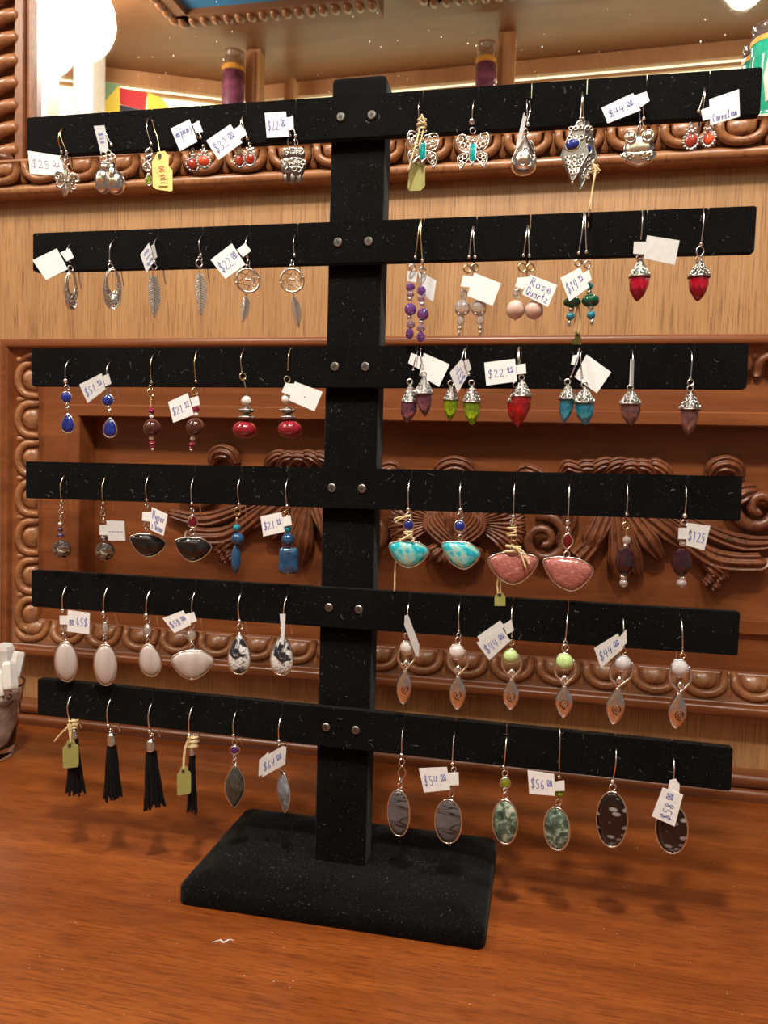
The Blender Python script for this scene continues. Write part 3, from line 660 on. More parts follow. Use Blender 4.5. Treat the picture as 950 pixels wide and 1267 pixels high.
class Ear:
    def __init__(s, name, label, crop, T, ball=None, y=-.38, wire='silver', wr=.042, spring=False, ballr=.11, tail=True):
        s.ox, s.oy, s.k = CR[crop]; s.y = y
        s.o = atY(*s.px(*T), 0.0)
        s.root = empty(name, s.o, label, 'earring', ROWGRP[crop])
        if ball: s.wire(T, ball, wire, wr, spring, ballr, tail)
    def px(s, x, y): return (s.ox+x/s.k, s.oy+y/s.k)
    def P(s, x, y, yy=None): return atY(*s.px(x, y), s.y if yy is None else yy)
    def wire(s, T, ball, mat='silver', wr=.042, spring=False, ballr=.11, tail=True):
        t = atY(*s.px(*T), 0.0); b = s.P(*ball); L = t.z-b.z; dx = b.x-t.x
        pts = [(t.x, .35, t.z+.02), (t.x, .12, t.z+.10), (t.x, -.12, t.z+.05), (t.x+dx*.1, -.36, t.z-.14*L), (t.x+dx*.25, -.52, t.z-.38*L), (t.x+dx*.55, -.50, t.z-.66*L), (b.x, s.y-.02, b.z+.03)]
        if tail: pts = [(t.x, 1.15, t.z-2.55), (t.x, .92, t.z-2.0), (t.x, .80, t.z-1.2), (t.x, .70, t.z-.45)]+pts
        m = MB(); m.tube(catmull(pts, 6), wr, 7); w_ = m.build('ear_wire', mat, s.root, s.o)
        if spring:
            m = MB(s.fr(*ball)); k = s.k
            m.lathe((0, 0, 0), [(2.0*k/5, 14*k/5), (2.2*k/5, 13*k/5), (2.2*k/5, -2), (1.6*k/5, -3)], 10); m.build('coil', 'gold_wire' if mat == 'silver' else mat, s.root, s.o)
        if ballr:
            MB(s.fr(*ball)).ell((0, 0, 0), *(3*[ballr/cmpp(b)*s.k]), 12, 8).build('ball', 'bright_silver', s.root, s.o)
    def fr(s, x, y, yaw=0, roll=0, yy=None, pitch=0):          # local frame in crop pixels: a right, b up, c towards viewer
        O = s.P(x, y, yy); sc_ = cmpp(O)/s.k
        n = (CAM-O); n.z = 0; n.normalize(); n.rotate(Matrix.Rotation(math.radians(yaw), 3, 'Z'))
        u = Vector((0, 0, 1)); r = u.cross(n)
        if roll:
            q = Matrix.Rotation(math.radians(roll), 3, n); r.rotate(q); u.rotate(q)
        if pitch:
            q = Matrix.Rotation(math.radians(pitch), 3, r); n.rotate(q); u.rotate(q)
        return lambda p: O+(r*p[0]+u*p[1]+n*p[2])*sc_
    def part(s, name, mat, x, y, fn, yaw=0, roll=0, parent=None, yy=None, pitch=0):
        m = MB(s.fr(x, y, yaw, roll, yy, pitch)); fn(m); return m.build(name, mat, parent or s.root, s.o)
    # --- components
    def bead(s, x, y, r, mat, ry=None, name='bead', facet=False, **k):
        return s.part(name, mat, x, y, lambda m: m.ell((0, 0, 0), r, ry or r, r, 10 if facet else 16, 7 if facet else 10, not facet, .5 if facet else 0), **k)
    def jump(s, x, y, r, mat='silver', w=None, yaw=25, ry=None): return s.part('jump_ring', mat, x, y, lambda m: m.ring((0, 0, 0), r, w or max(3.2, r*.25), 'c', 16, ry), yaw=yaw)
    def links(s, *pts, r=14):
        for i, (x, y) in enumerate(pts): s.jump(x, y, r, yaw=20 if i % 2 else 60)
    def cab(s, x, y, outline, mat, h=None, bez='silver', bw=5, yaw=0, roll=0, facet=False, name='stone', beaded=0):
        xs = [p[0] for p in outline]; h = h or (max(xs)-min(xs))*.22
        st = s.part('setting', bez, x, y, lambda m: (m.tube([(p[0], p[1], 0) for p in outline], bw, 6, True), m.prism([(p[0]*.99, p[1]*.99) for p in outline], -bw*1.3, -bw*.2)), yaw=yaw, roll=roll)
        if beaded:
            s.part('beaded_edge', bez, x, y, lambda m: [m.ell((outline[int(i*len(outline)/beaded)][0]*1.13, outline[int(i*len(outline)/beaded)][1]*1.13, 0), bw*1.25, bw*1.25, bw*1.25, 8, 5) for i in range(beaded)], yaw=yaw, roll=roll, parent=st)
        s.part(name, mat, x, y, lambda m: m.dome([(p[0]*.96, p[1]*.96) for p in outline], h, 0, -.1, facet), yaw=yaw, roll=roll, parent=st)
        return st
    def poly(s, quad, yy=-.62, slant=0, th=.035):
        xs = [q[0] for q in quad]; c = sum(xs)/len(xs); wd = max(1, max(xs)-min(xs))
        pts = [s.P(qx, qy, yy+slant*(qx-c)/wd) for qx, qy in quad]
        nrm = Vector((0, 0, 0)); g = sum(pts, Vector())/len(pts)
        for i in range(len(pts)): nrm += (pts[i]-g).cross(pts[(i+1) % len(pts)]-g)
        nrm.normalize()
        if nrm.dot(CAM-g) < 0: nrm = -nrm
        return pts, nrm, g
    def sheet(s, m, quad, yy, slant, th=.04):
        pts, nrm, g = s.poly(quad, yy, slant); n = len(pts)
        m.add([tuple(p) for p in pts]+[tuple(p-nrm*th) for p in pts], [tuple(range(n)), tuple(range(n, 2*n))[::-1]]+[(i, (i+1) % n, n+(i+1) % n, n+i) for i in range(n)], False)
        return pts, nrm
    def tag(s, quad, neck=None, text='', yy=-.70, slant=0, mat='paper', ink='ink_blue', h=.42, name='price_tag', pad=.08, extra=None):
        m = MB(); pts, nrm = s.sheet(m, quad, yy, slant)
        if neck: s.sheet(m, neck, yy+.03, slant)
        for e in (extra or []): s.sheet(m, e, yy+.09, slant)
        t = m.build(name, mat, s.root, s.o)
        if text:
            TL, TR, BR, BL = pts[:4]; lines = strokes(text); nl = len(lines); m = MB()
            for li, (st, wd) in enumerate(lines):
                W = (TR-TL).length; H = (TL-BL).length
                ch = H*h/nl*1.25 if nl > 1 else H*h; cw = min(ch*.78, W*(1-2*pad)/max(wd, .1)); u0 = .5-.5*cw*wd/W
                v0 = (.5-.5*ch*1.2/H) if nl == 1 else (1-(li+.85)/nl)*.9+.02
                def uv(a, b):
                    u = u0+a*cw/W; v = v0+b*ch/1.2*1.0/H*1.0
                    return (BL*(1-u)+BR*u)*(1-v)+(TL*(1-u)+TR*u)*v + nrm*.012
                for stx in st:
                    pp = [uv(a, b) for a, b in stx]; r = .021
                    vs, fs = [], []
                    for i, p in enumerate(pp):
                        d = (pp[min(i+1, len(pp)-1)]-pp[max(i-1, 0)]); d = d.normalized() if d.length > 1e-6 else Vector((1, 0, 0))
                        q = nrm.cross(d)*r; vs += [tuple(p+q), tuple(p-q), tuple(p-q-nrm*.01), tuple(p+q-nrm*.01)]
                    for i in range(len(pp)-1):
                        a = i*4
                        for k in range(4): fs.append((a+k, a+(k+1) % 4, a+4+(k+1) % 4, a+4+k))
                    m.add(vs, fs, False)
            m.build('handwriting', ink, t, s.o)
        return t
    def string(s, pts, r=.045, yy=-.62, mat='raffia', name='string', parent=None):
        P = catmull([s.P(p[0], p[1], yy if len(p) < 3 else p[2]) for p in pts], 6)
        return MB().tube(P, r, 7).build(name, mat, parent or s.root, s.o)
    def knot(s, x, y, r, parent=None, turns=4, hgt=None):
        hgt = hgt or r*1.4; pts = []
        for i in range(turns*10+1):
            a = 2*math.pi*i/10; pts.append((r*math.cos(a)*(1+.12*math.sin(i)), hgt*(.5-i/(turns*10))+r*.25*math.sin(a*.5), r*math.sin(a)*.8))
        return s.part('string_knot', 'raffia', x, y, lambda m: m.tube(pts, r*.20, 6), parent=parent)
    def paper_tag(s, poly, hole, hr, mat='olive_paper', yy=-.8, name='string_tag'):
        m = MB(); s.sheet(m, poly, yy, 0, .05); t = m.build(name, mat, s.root, s.o)
        O = s.fr(hole[0], hole[1], yy=yy-.02)
        m = MB(O); m.prism([(hr*math.cos(2*math.pi*i/14), hr*math.sin(2*math.pi*i/14)) for i in range(14)], -1, .6); m.build('punched_hole', 'dark_opening', t, s.o)
        return t
def oval(rx, ry, n=32, egg=0): return [(rx*math.cos(2*math.pi*i/n)*(1-egg*math.sin(2*math.pi*i/n)), ry*math.sin(2*math.pi*i/n)) for i in range(n)]
def drop(rx, ry, n=36):      # pear shape, point up
    return [(-rx*1.24*math.sin(t)*math.sin(t/2)**.75, ry*math.cos(t)) for t in [2*math.pi*k/n for k in range(n)]]
def marquise(rx, ry, n=16):
    return [(rx*math.cos(math.pi*(i/n-.5))**.9, ry*(2*i/n-1)) for i in range(n)]+[(-rx*math.cos(math.pi*(i/n-.5))**.9, -ry*(2*i/n-1)) for i in range(n)]
def halfmoon(l, t, r, b, c):  # cushion fan from four crop points, about centre c
    L, Tp, Rr, B = [(p[0]-c[0], -(p[1]-c[1])) for p in (l, t, r, b)]
    up1 = ((L[0]+Tp[0])/2, (L[1]+Tp[1])/2+(Tp[1]-L[1])*.30+4); up2 = ((Tp[0]+Rr[0])/2, (Tp[1]+Rr[1])/2+(Tp[1]-Rr[1])*.30+4)
    dn1 = (L[0]*.62+B[0]*.38, L[1]*.30+B[1]*.70+2); dn2 = (Rr[0]*.62+B[0]*.38, Rr[1]*.30+B[1]*.70+2)
    q = catmull([(*p, 0) for p in (L, up1, Tp, up2, Rr, dn2, B, dn1)], 5, True)
    return [(p.x, p.y) for p in q][::-1]

# ---------------------------------------------------------------- composite charms
def feather(e, x0, y0, x1, y1, hw, yaw=0, bend=6, mat='silver'):
    L = math.hypot(x1-x0, y1-y0); roll = math.degrees(math.atan2(x1-x0, y1-y0))
    def fn(m):
        n = 12; left, right = [], []
        for i in range(n+1):
            t = i/n; w = hw*(math.sin(math.pi*min(1, t*.92+.10))**.7)*(1-.35*t)+1; cx = bend*math.sin(math.pi*t)
            k = .72 if i % 3 == 2 else 1
            left.append((cx-w*k, -L*t)); right.append((cx+w*k, -L*t))
        m.prism(left+right[::-1], -2.2, 1.2)
    b = e.part('feather', 'feather_silver', x0, y0, fn, yaw=yaw, roll=roll)
    def fn2(m):
        sp = [(bend*math.sin(math.pi*i/10), -L*i/10, 2.5) for i in range(11)]
        m.tube([(0, 46 if L > 240 else 24, 0)]+sp, [3.4]*2+[3.0-.2*i for i in range(10)], 6)
        for i in range(1, 17):
            t = i/17; w = hw*(math.sin(math.pi*min(1, t*.92+.10))**.7)*(1-.35*t); cx = bend*math.sin(math.pi*t)
            for sg in (-1, 1): m.tube([(cx, -L*t+8, 2), (cx+sg*w*.6, -L*t-4, 2.6), (cx+sg*w*1.02, -L*t-11, 1)], [1.9, 1.9, 1.1], 5)
    e.part('barbs', mat, x0, y0, fn2, yaw=yaw, roll=roll, parent=b)
def acorn(e, cx, yt, yb, hw, gy, ghw, mat, gx=None, roll=0, ring=True):
    H = yb-yt; gx = cx if gx is None else gx
    if ring: e.jump(cx, yt-8, 15, 'silver', 4.5, 10)
    cap = e.part('cap', 'oxidised', cx, yb, lambda m: m.lathe((0, 0, 0), [(hw*.10, H), (hw*.2, H*.92), (hw*.34, H*.72), (hw*.62, H*.38), (hw*.9, H*.08), (hw, H*.02), (hw*1.02, -H*.05), (hw*.9, -H*.08)], 20), roll=roll)
    def fil(m):
        for row, (t, n, r) in enumerate(((.12, 9, .115), (.33, 8, .10), (.54, 6, .085), (.72, 4, .07))):
            R = hw*(1-.95*t)*1.0
            for j in range(n):
                a = 2*math.pi*(j+.5*(row % 2))/n; c = Vector((R*math.cos(a), H*t, R*math.sin(a))); rr = hw*r*1.9
                out = Vector((math.cos(a), .5, math.sin(a))).normalized(); tx = Vector((-math.sin(a), 0, math.cos(a))); ty = out.cross(tx)
                m.tube([tuple(c+out*1.5+tx*(rr*math.cos(b))+ty*(rr*math.sin(b))) for b in [2*math.pi*q/9 for q in range(9)]], hw*.055, 5, True)
        m.ring((0, -H*.02, 0), hw*1.0, hw*.06, 'b', 24)
    e.part('filigree', 'bright_silver', cx, yb, fil, roll=roll, parent=cap)
    G = gy-yb; rl = math.degrees(math.atan2(gx-cx, G)) if gx != cx else roll
    e.part('faceted_gem', mat, cx, yb, lambda m: m.lathe((0, 0, 0), [(ghw*.9, 1), (ghw*1.0, -.14*G), (ghw*.98, -.34*G), (ghw*.84, -.56*G), (ghw*.58, -.76*G), (ghw*.28, -.92*G), (ghw*.03, -G)], 9, False, .5), roll=rl)
def goddess(e, ox, oy, orr, omat, head, wide, hw, tip, yaw=0, metal='silver'):
    ax, ay = (ox+head[0])/2, head[1]
    st = e.cab(ox, oy, oval(orr, orr, 24), omat, orr*.75, 'silver', 4, name='orb')
    top = (head[0]*.5+wide[0]*.5, head[1]+(wide[1]-head[1])*.22)
    L = math.hypot(tip[0]-top[0], tip[1]-top[1]); roll = math.degrees(math.atan2(tip[0]-top[0], tip[1]-top[1])); wt = (wide[1]-top[1])/(tip[1]-top[1])
    def body(m):
        out = []
        for i in range(17):
            t = i/16
            if t < wt: w = hw*1.08*(.20+.80*math.sin(math.pi/2*(t/wt))**1.5)
            else: w = hw*1.08*(math.cos(math.pi/2*((t-wt)/(1-wt)))**.66)
            out.append((w, -L*t))
        ol = [(a, b) for a, b in out[:-1]]+[(0, -L)]+[(-a, b) for a, b in out[:-1]][::-1]
        m.dome(ol[::-1], hw*.45, 0, -.6)
    bd = e.part('figure', metal, top[0], top[1], body, yaw=yaw, roll=roll)
    e.part('head', metal, head[0], head[1], lambda m: m.ell((0, 0, 0), 17, 22, 16), yaw=yaw, parent=bd)
    def arms(m):
        for sg in (-1, 1):
            hx = ox-top[0]; hy = -(oy-top[1])
            pts = [(0, -6, 2), (sg*hw*.55, 18, 2), (sg*hw*1.15+hx*.3, 52, 0), (sg*hw*1.22+hx*.7, hy*.78, 0), (sg*orr*1.02+hx, hy+4, 0), (sg*orr*.9+hx, hy+14, 2)]
            q = catmull(pts, 5); m.tube(q, [9.5-.12*i for i in range(len(q))], 7)
    e.part('arms', metal, top[0], top[1], arms, yaw=yaw, parent=bd)
    def spiral(m):
        m.tube([((3+hw*.58*i/26)*math.cos(.43*i), (3+hw*.58*i/26)*math.sin(.43*i), hw*.50) for i in range(27)], 2.5, 6)
    e.part('spiral', 'oxidised', wide[0], wide[1]+4, spiral, yaw=yaw, roll=roll, parent=bd)
def tassel(e, cx, cy, chw, chh, yt, yb, xl, xr, xtop=None):
    e.part('cap', 'bright_silver', cx, cy, lambda m: m.lathe((0, 0, 0), [(chw*.25, chh*.62), (chw*.7, chh*.55), (chw, chh*.42), (chw*1.02, -chh*.4), (chw*1.08, -chh*.5), (chw*.8, -chh*.5)], 18))
    L = yb-yt; wt = chw*.85; n = 13; rnd = random.Random(int(cx+yb))
    for k in range(n):
        t = k/(n-1); layer = k % 3
        xb = xl+(xr-xl)*t-cx; x0 = (t*2-1)*wt; ln = L*rnd.uniform(.86, 1.0); w0, w1 = wt*.30, (xr-xl)/n*.85; z = (1-abs(2*t-1))*wt*.7*(1 if layer else -.6)
        def strip(m):
            pts = []
            for i in range(7):
                q = i/6; x = x0+(xb-x0)*q**1.15+rnd.uniform(-2, 2); wv = w0+(w1-w0)*q+rnd.uniform(-1.2, 1.2); zz = z*(1-.2*q)+rnd.uniform(-2, 2)
                pts.append((x, -ln*q, zz, wv))
            vs, fs = [], []
            for x, y, zz, wv in pts: vs += [(x-wv, y, zz), (x, y, zz+wv*.8), (x+wv, y, zz), (x, y, zz-wv*.8)]
            for i in range(6):
                for j in range(4): a = i*4+j; b = i*4+(j+1) % 4; fs.append((a, b, b+4, a+4))
            fs.append((0, 1, 2, 3)); fs.append(tuple(24+j for j in range(4)))
            m.add(vs, fs, False)
        e.part('leather_strip', 'leather', cx, yt, strip)
def round_tag(x0, x1, y0, y1):
    w = x1-x0
    return [(x0+w*.12, y0+(y1-y0)*.22), (x0+w*.2, y0+(y1-y0)*.18), (x0+w*.28, y0+(y1-y0)*.05), (x0+w*.42, y0), (x0+w*.6, y0), (x0+w*.72, y0+(y1-y0)*.05), (x0+w*.8, y0+(y1-y0)*.18), (x0+w*.92, y0+(y1-y0)*.2), (x1, y0+(y1-y0)*.28), (x1, y1-(y1-y0)*.12), (x1-w*.1, y1-(y1-y0)*.05), (x0+w*.1, y1), (x0+w*.02, y1-4), (x0, y0+(y1-y0)*.28)]

# ================================================================ TOP BAR
def fleur(e, cx, cy, h, w, yaw=0):
    b = e.part('fleur', 'silver', cx, cy, lambda m: (m.dome([(0, h), (w*.22, h*.35), (w*.10, -.05*h), (-w*.10, -.05*h), (-w*.22, h*.35)][::-1], 12, 0, -.5, True), m.dome([(0, -.1*h), (w*.22, -.5*h), (0, -h), (-w*.22, -.5*h)][::-1], 10, 0, -.5, True)), yaw=yaw)
    def curls(m):
        m.tube([(-w*.6, -.1*h, 3), (w*.6, -.1*h, 3)], 6, 7)
        for sg in (-1, 1):
            m.tube(catmull([(sg*w*.12, -.08*h, 0), (sg*w*.35, .42*h, 0), (sg*w*.8, .42*h, 0), (sg*w*.95, .1*h, 0), (sg*w*.66, -.02*h, 0), (sg*w*.58, .2*h, 0)], 5), 8, 7)
            m.tube(catmull([(sg*w*.12, -.12*h, 0), (sg*w*.45, -.5*h, 0), (sg*w*.75, -.42*h, 0), (sg*w*.72, -.2*h, 0)], 5), 7, 7)
    e.part('curls', 'silver', cx, cy, curls, yaw=yaw, parent=b)
e = Ear('fleur_earring', 'silver fleur-de-lis earring hanging behind its twin, leftmost on top bar', 'A', (247, 105), (232, 240), wire='gold_wire', y=-.1)
e.jump(236, 278, 14); fleur(e, 246, 428, 88, 62, 28)
e = Ear('fleur_earring', 'silver fleur-de-lis earring in front with $25 tag, leftmost on top bar', 'A', (247, 105), (262, 240), wire='gold_wire')
e.links((262, 272), (262, 305), r=15); fleur(e, 262, 415, 95, 72, 0)
e.tag([(22, 232), (225, 264), (250, 388), (35, 375)], None, '$25.^00', ink='ink_grey', h=.36, yy=-.2)
e = Ear('glove_earring', 'chunky polished silver boxing-glove earring, second on top bar', 'A', (520, 100), (540, 195))
def gl(m):
    m.ell((-28, -78, 0), 50, 74, 38, 18, 12); m.ell((48, -80, 12), 56, 72, 42, 18, 12); m.ell((28, -38, 32), 26, 46, 22); m.ell((-22, -60, 30), 18, 34, 20)
g = e.part('gloves', 'silver', 517, 345, gl)
e.part('cuff', 'silver', 517, 345, lambda m: (m.ell((-16, 0, 4), 32, 42, 28), m.ell((20, 2, 8), 32, 42, 28), m.ring((0, 22, 2), 46, 6, 'b', 20, 30)), parent=g)
e.part('knot', 'bright_silver', 517, 275, lambda m: [m.ring((r*math.cos(a), r*math.sin(a), 8), 15, 5, 'c', 12) for r, a in ((28, .3), (28, 1.4), (28, 2.6), (26, 3.7), (27, 5.1), (6, 0))])
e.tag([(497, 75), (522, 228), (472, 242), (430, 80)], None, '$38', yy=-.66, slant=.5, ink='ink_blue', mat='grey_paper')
e = Ear('knot_earring', 'small silver knot earring with green stone behind a yellow string tag', 'A', (775, 45), (785, 190), wire='silver')
e.string([(792, 45, -.15), (806, 100, -.55), (825, 160, -.6), (832, 200, -.7), (845, 262, -.85)], .035, mat='gold_wire', name='gold_loop')
e.part('knot', 'silver', 770, 290, lambda m: (m.tube(catmull([(8, 75, 0), (-18, 40, 6), (16, 10, -6), (-20, -25, 6), (10, -55, 0)], 6), 8, 7), m.tube(catmull([(12, 75, 0), (20, 40, -6), (-16, 10, 6), (14, -25, -6), (-24, -50, 0)], 6), 8, 7), m.ring((-8, -45, 0), 22, 8)))
e.cab(770, 410, drop(18, 36), 'peridot', 12)
yt = e.tag([(790, 300), (808, 270), (822, 240), (868, 233), (892, 262), (892, 330), (916, 352), (916, 478), (905, 484), (815, 470), (795, 455)], None, '', yy=-.86, mat='yellow_paper', name='string_tag')
e.part('punched_hole', 'dark_opening', 842, 266, lambda m: m.prism(oval(16, 16, 14), 0, 1.0), parent=yt, yy=-.88)
def flat_text(e, parent, text, quad, yy, ink, h=.6):
    keep = e.root; t = e.tag(quad, None, text, yy=yy-.09, mat='yellow_paper', ink=ink, h=h, pad=.02, name='tag_print'); t.parent = parent
flat_text(e, yt, '38.00', [(838, 420), (815, 330), (868, 318), (880, 415)], -.83, 'ink_red', .6)
flat_text(e, yt, '18', [(830, 450), (830, 385), (880, 385), (885, 450)], -.83, 'ink_brown', .5)

def carn(e, x, y, rx, ry, stone_r, yaw=0, mat='carnelian'):
    e.links((x+2, y-ry*1.75), r=15)
    e.part('bail', 'silver', x+2, y-ry*1.35, lambda m: [m.ell((a, b, 4), 9, 9, 8, 8, 5) for a, b in ((-18, -4), (0, 6), (18, -4), (-8, -14), (8, -14), (0, -8))])
    e.cab(x, y, oval(stone_r, stone_r*ry/rx, 28), mat, stone_r*.5, 'dark_silver', 6, yaw, beaded=16)
e = Ear('carnelian_earring', 'darker round carnelian earring with beaded edge behind its twin, fourth on top bar', 'B', (182, 105), (172, 200), y=-.2); carn(e, 142, 368, 50, 50, 36, 12, 'carnelian_dark')
e = Ear('carnelian_earring', 'bright orange round carnelian earring with upside-down name tag, fourth on top bar', 'B', (182, 105), (192, 200), y=-.5); carn(e, 209, 348, 52, 50, 37, -4)
e.tag([(170, 225), (62, 285), (5, 145), (122, 88)], [(140, 118), (180, 96), (205, 165), (160, 172)], 'Carnelian', h=.34, yy=-.62)
e = Ear('carnelian_earring', 'small dark red carnelian earring behind its twin, fifth on top bar', 'B', (460, 78), (448, 205), y=-.2); carn(e, 428, 345, 40, 48, 30, 15, 'carnelian_dark')
e = Ear('carnelian_earring', 'small red carnelian earring in front with $32 tag, fifth on top bar', 'B', (460, 78), (480, 205), y=-.5); carn(e, 494, 335, 42, 50, 32, -4, 'carnelian_dark')
e.tag([(225, 220), (375, 118), (448, 232), (302, 340)], [(393, 152), (440, 120), (475, 182), (432, 212)], '$32.^00', h=.42, yy=-.62)
def owl(e, x, y, k=1.0, yaw=0):
    b = e.part('owl_body', 'dark_silver', x, y, lambda m: (m.ell((0, -5, 0), 58*k, 78*k, 32*k, 18, 12), m.ell((0, 68*k, 4), 56*k, 44*k, 30*k), m.ell((-20*k, -82*k, 4), 20*k, 36*k, 16*k), m.ell((20*k, -82*k, 4), 20*k, 36*k, 16*k)), yaw=yaw)
    for sg in (-1, 1):
        e.part('eye', 'bright_silver', x, y, lambda m: (m.ring((sg*27*k, 78*k, 30*k), 19*k, 5.5*k), m.ell((sg*27*k, 78*k, 30*k), 8*k, 8*k, 6*k, 8, 6)), yaw=yaw, parent=b)
    e.part('plumage', 'bright_silver', x, y, lambda m: [m.ring((cx*k, cy*k, (34-abs(cx)*.22)*k), 14*k, 4.5*k) for cx, cy in ((-44, 12), (-14, 18), (16, 18), (44, 12), (-30, -14), (0, -10), (30, -14), (-14, -38), (16, -38))]+[m.tube([(-50*k, 104*k, 8), (-30*k, 96*k, 26), (0, 92*k, 32), (30*k, 96*k, 26), (50*k, 104*k, 8)], 5*k, 6), m.ell((0, 58*k, 34*k), 7*k, 12*k, 7*k, 8, 6)], yaw=yaw, parent=b)
e = Ear('owl_earring', 'silver owl earring mostly hidden behind its twin, sixth on top bar', 'B', (766, 68), (745, 190), y=0.0); e.links((740, 232), r=20); owl(e, 738, 378, .92, 12)
e = Ear('owl_earring', 'silver owl earring in front with $22 tag, sixth on top bar', 'B', (766, 68), (778, 190), y=-.5); e.links((782, 230), r=20); owl(e, 784, 372, .95, 0)
e.tag([(587, 48), (717, 40), (737, 195), (600, 202)], [(720, 78), (764, 70), (766, 150), (735, 155)], '$22.^00', h=.38, yy=-.64)

def butterfly(e, x, y, yaw=0, w=95, h=92):
    st = e.cab(x, y, [(12, 54), (20, 40), (20, -40), (10, -54), (-10, -54), (-20, -40), (-20, 40), (-12, 54)][::-1], 'teal', 9, 'silver', 5, yaw)
    def wings(m):
        for sg in (-1, 1):
            m.tube(catmull([(sg*18, 34, 0), (sg*40, 95, 2), (sg*78, 104, 6), (sg*95, 70, 8), (sg*82, 26, 6), (sg*55, 8, 2), (sg*20, 4, 0)], 5), 5, 6)
            m.tube(catmull([(sg*20, 0, 0), (sg*52, -2, 2), (sg*82, -18, 6), (sg*86, -50, 6), (sg*68, -86, 6), (sg*44, -60, 2), (sg*18, -30, 0)], 5), 5, 6)
            for cx, cy, r in ((44, 66, 15), (70, 76, 14), (60, 42, 14), (82, 52, 10), (38, 32, 11), (44, -22, 13), (66, -34, 12), (62, -60, 10), (36, 88, 8)): m.ring((sg*cx, cy, 4), r, 4, 'c', 12)
            m.ell((sg*70, -90, 5), 9, 9, 9, 8, 6)
            m.tube(catmull([(0, 62, 0), (sg*10, 86, 2), (sg*26, 92, 4)], 5), 3.5, 6)
        m.ell((0, 64, 2), 13, 13, 10); m.ell((0, -66, 2), 8, 16, 8)
    e.part('wings', 'silver', x, y, wings, yaw=yaw, parent=st)
e = Ear('butterfly_earring', 'silver butterfly earring with teal stone and knotted string tag', 'C', (140, 85), (135, 190)); butterfly(e, 155, 365, 12)
e.knot(150, 215, 26, hgt=60); e.string([(148, 160), (140, 185), (168, 200), (150, 150)], .05); e.string([(140, 230), (115, 330, -.8), (70, 485, -.85)], .05); e.string([(160, 240), (140, 330, -.75), (120, 420, -.3)], .04)
e.paper_tag([(80, 425), (170, 425), (170, 570), (145, 597), (78, 600), (68, 580)], (118, 440), 5, yy=-.15)
e = Ear('butterfly_earring', 'silver butterfly earring with teal stone and no tag', 'C', (460, 78), (445, 192), ballr=.2); e.jump(450, 245, 17); butterfly(e, 450, 375, -8)
e = Ear('filigree_drop', 'puffed silver filigree teardrop earring with dark pear stone, ninth on top bar', 'C', (768, 72), (776, 208))
e.links((765, 248), r=16)
b = e.part('drop_body', 'silver', 752, 400, lambda m: m.lathe((0, 0, 0), [(3, 128), (14, 108), (38, 66), (60, 24), (73, -14), (76, -45), (66, -76), (40, -95), (4, -100)], 26))
e.part('scrolls', 'bright_silver', 752, 400, lambda m: [m.ring((a, bb, 68-abs(a)*.35), r, 4.5, 'c', 14) for a, bb, r in ((22, -28, 17), (48, -26, 15), (8, 14, 14), (-26, -30, 17), (-8, -58, 15), (26, -62, 15), (-30, 6, 11))], parent=b)
st = e.cab(790, 342, drop(22, 36), 'dark_topaz', 9, 'bright_silver', 5)
e.tag([(752, 138), (768, 170), (724, 352), (704, 342)], None, '', yy=-.5, slant=.4, mat='grey_paper')
e.string([(782, 75, 0), (788, 130, -.45), (770, 200, -.45)], .04, mat='silver', name='lever')
def kite(e, top, mid, hw, tip, stone_c, srx, sry, yaw, roll=0):
    H1, H2 = mid[1]-top[1], tip[1]-mid[1]
    ol = [(top[0]-mid[0]-14, H1), (top[0]-mid[0]+14, H1), (hw*.65, H1*.45), (hw, 0), (tip[0]-mid[0]+5, -H2), (tip[0]-mid[0]-5, -H2), (-hw, 0), (-hw*.65, H1*.45)]
    b = e.part('kite_plate', 'dark_silver', mid[0], mid[1], lambda m: (m.prism(ol[::-1], -5, 2), m.tube([(p[0], p[1], 2) for p in ol], 5, 6, True)), yaw=yaw)
    rnd = random.Random(3)
    e.part('scrollwork', 'bright_silver', mid[0], mid[1], lambda m: [m.ring((tx*hw*(1-max(0, -v/H2)*.95 if v < 0 else 1-v/H1*.5), v, 5), 9, 3.5, 'c', 10) for v in [H1*.8, H1*.5, -H2*.12, -H2*.3, -H2*.5, -H2*.68] for tx in (-.6, 0, .6)]+[m.ell((tip[0]-mid[0], -H2-8, 0), 8, 8, 8, 8, 6)], yaw=yaw, parent=b)
    e.cab(stone_c[0], stone_c[1], oval(srx, sry, 24), 'lapis', srx*.5, 'silver', 5, yaw, 12)
e = Ear('kite_earring', 'ornate silver kite earring with lapis, behind its twin and a tied string', 'D', (152, 100), (158, 215), y=-.1); kite(e, (160, 235), (170, 390), 52, (150, 535), (180, 360), 18, 22, 25)
e.knot(212, 455, 16, hgt=30); e.string([(195, 415), (215, 460), (205, 520), (195, 590), (184, 650, -.5), (180, 700, .9)], .05); e.string([(200, 425), (238, 462)], .05); e.string([(212, 460), (200, 560), (192, 650)], .035)
e = Ear('kite_earring', 'ornate silver kite earring in front with oval lapis, tenth on top bar', 'D', (152, 100), (145, 215), y=-.5); kite(e, (140, 235), (118, 385), 62, (112, 505), (107, 338), 34, 27, -5)
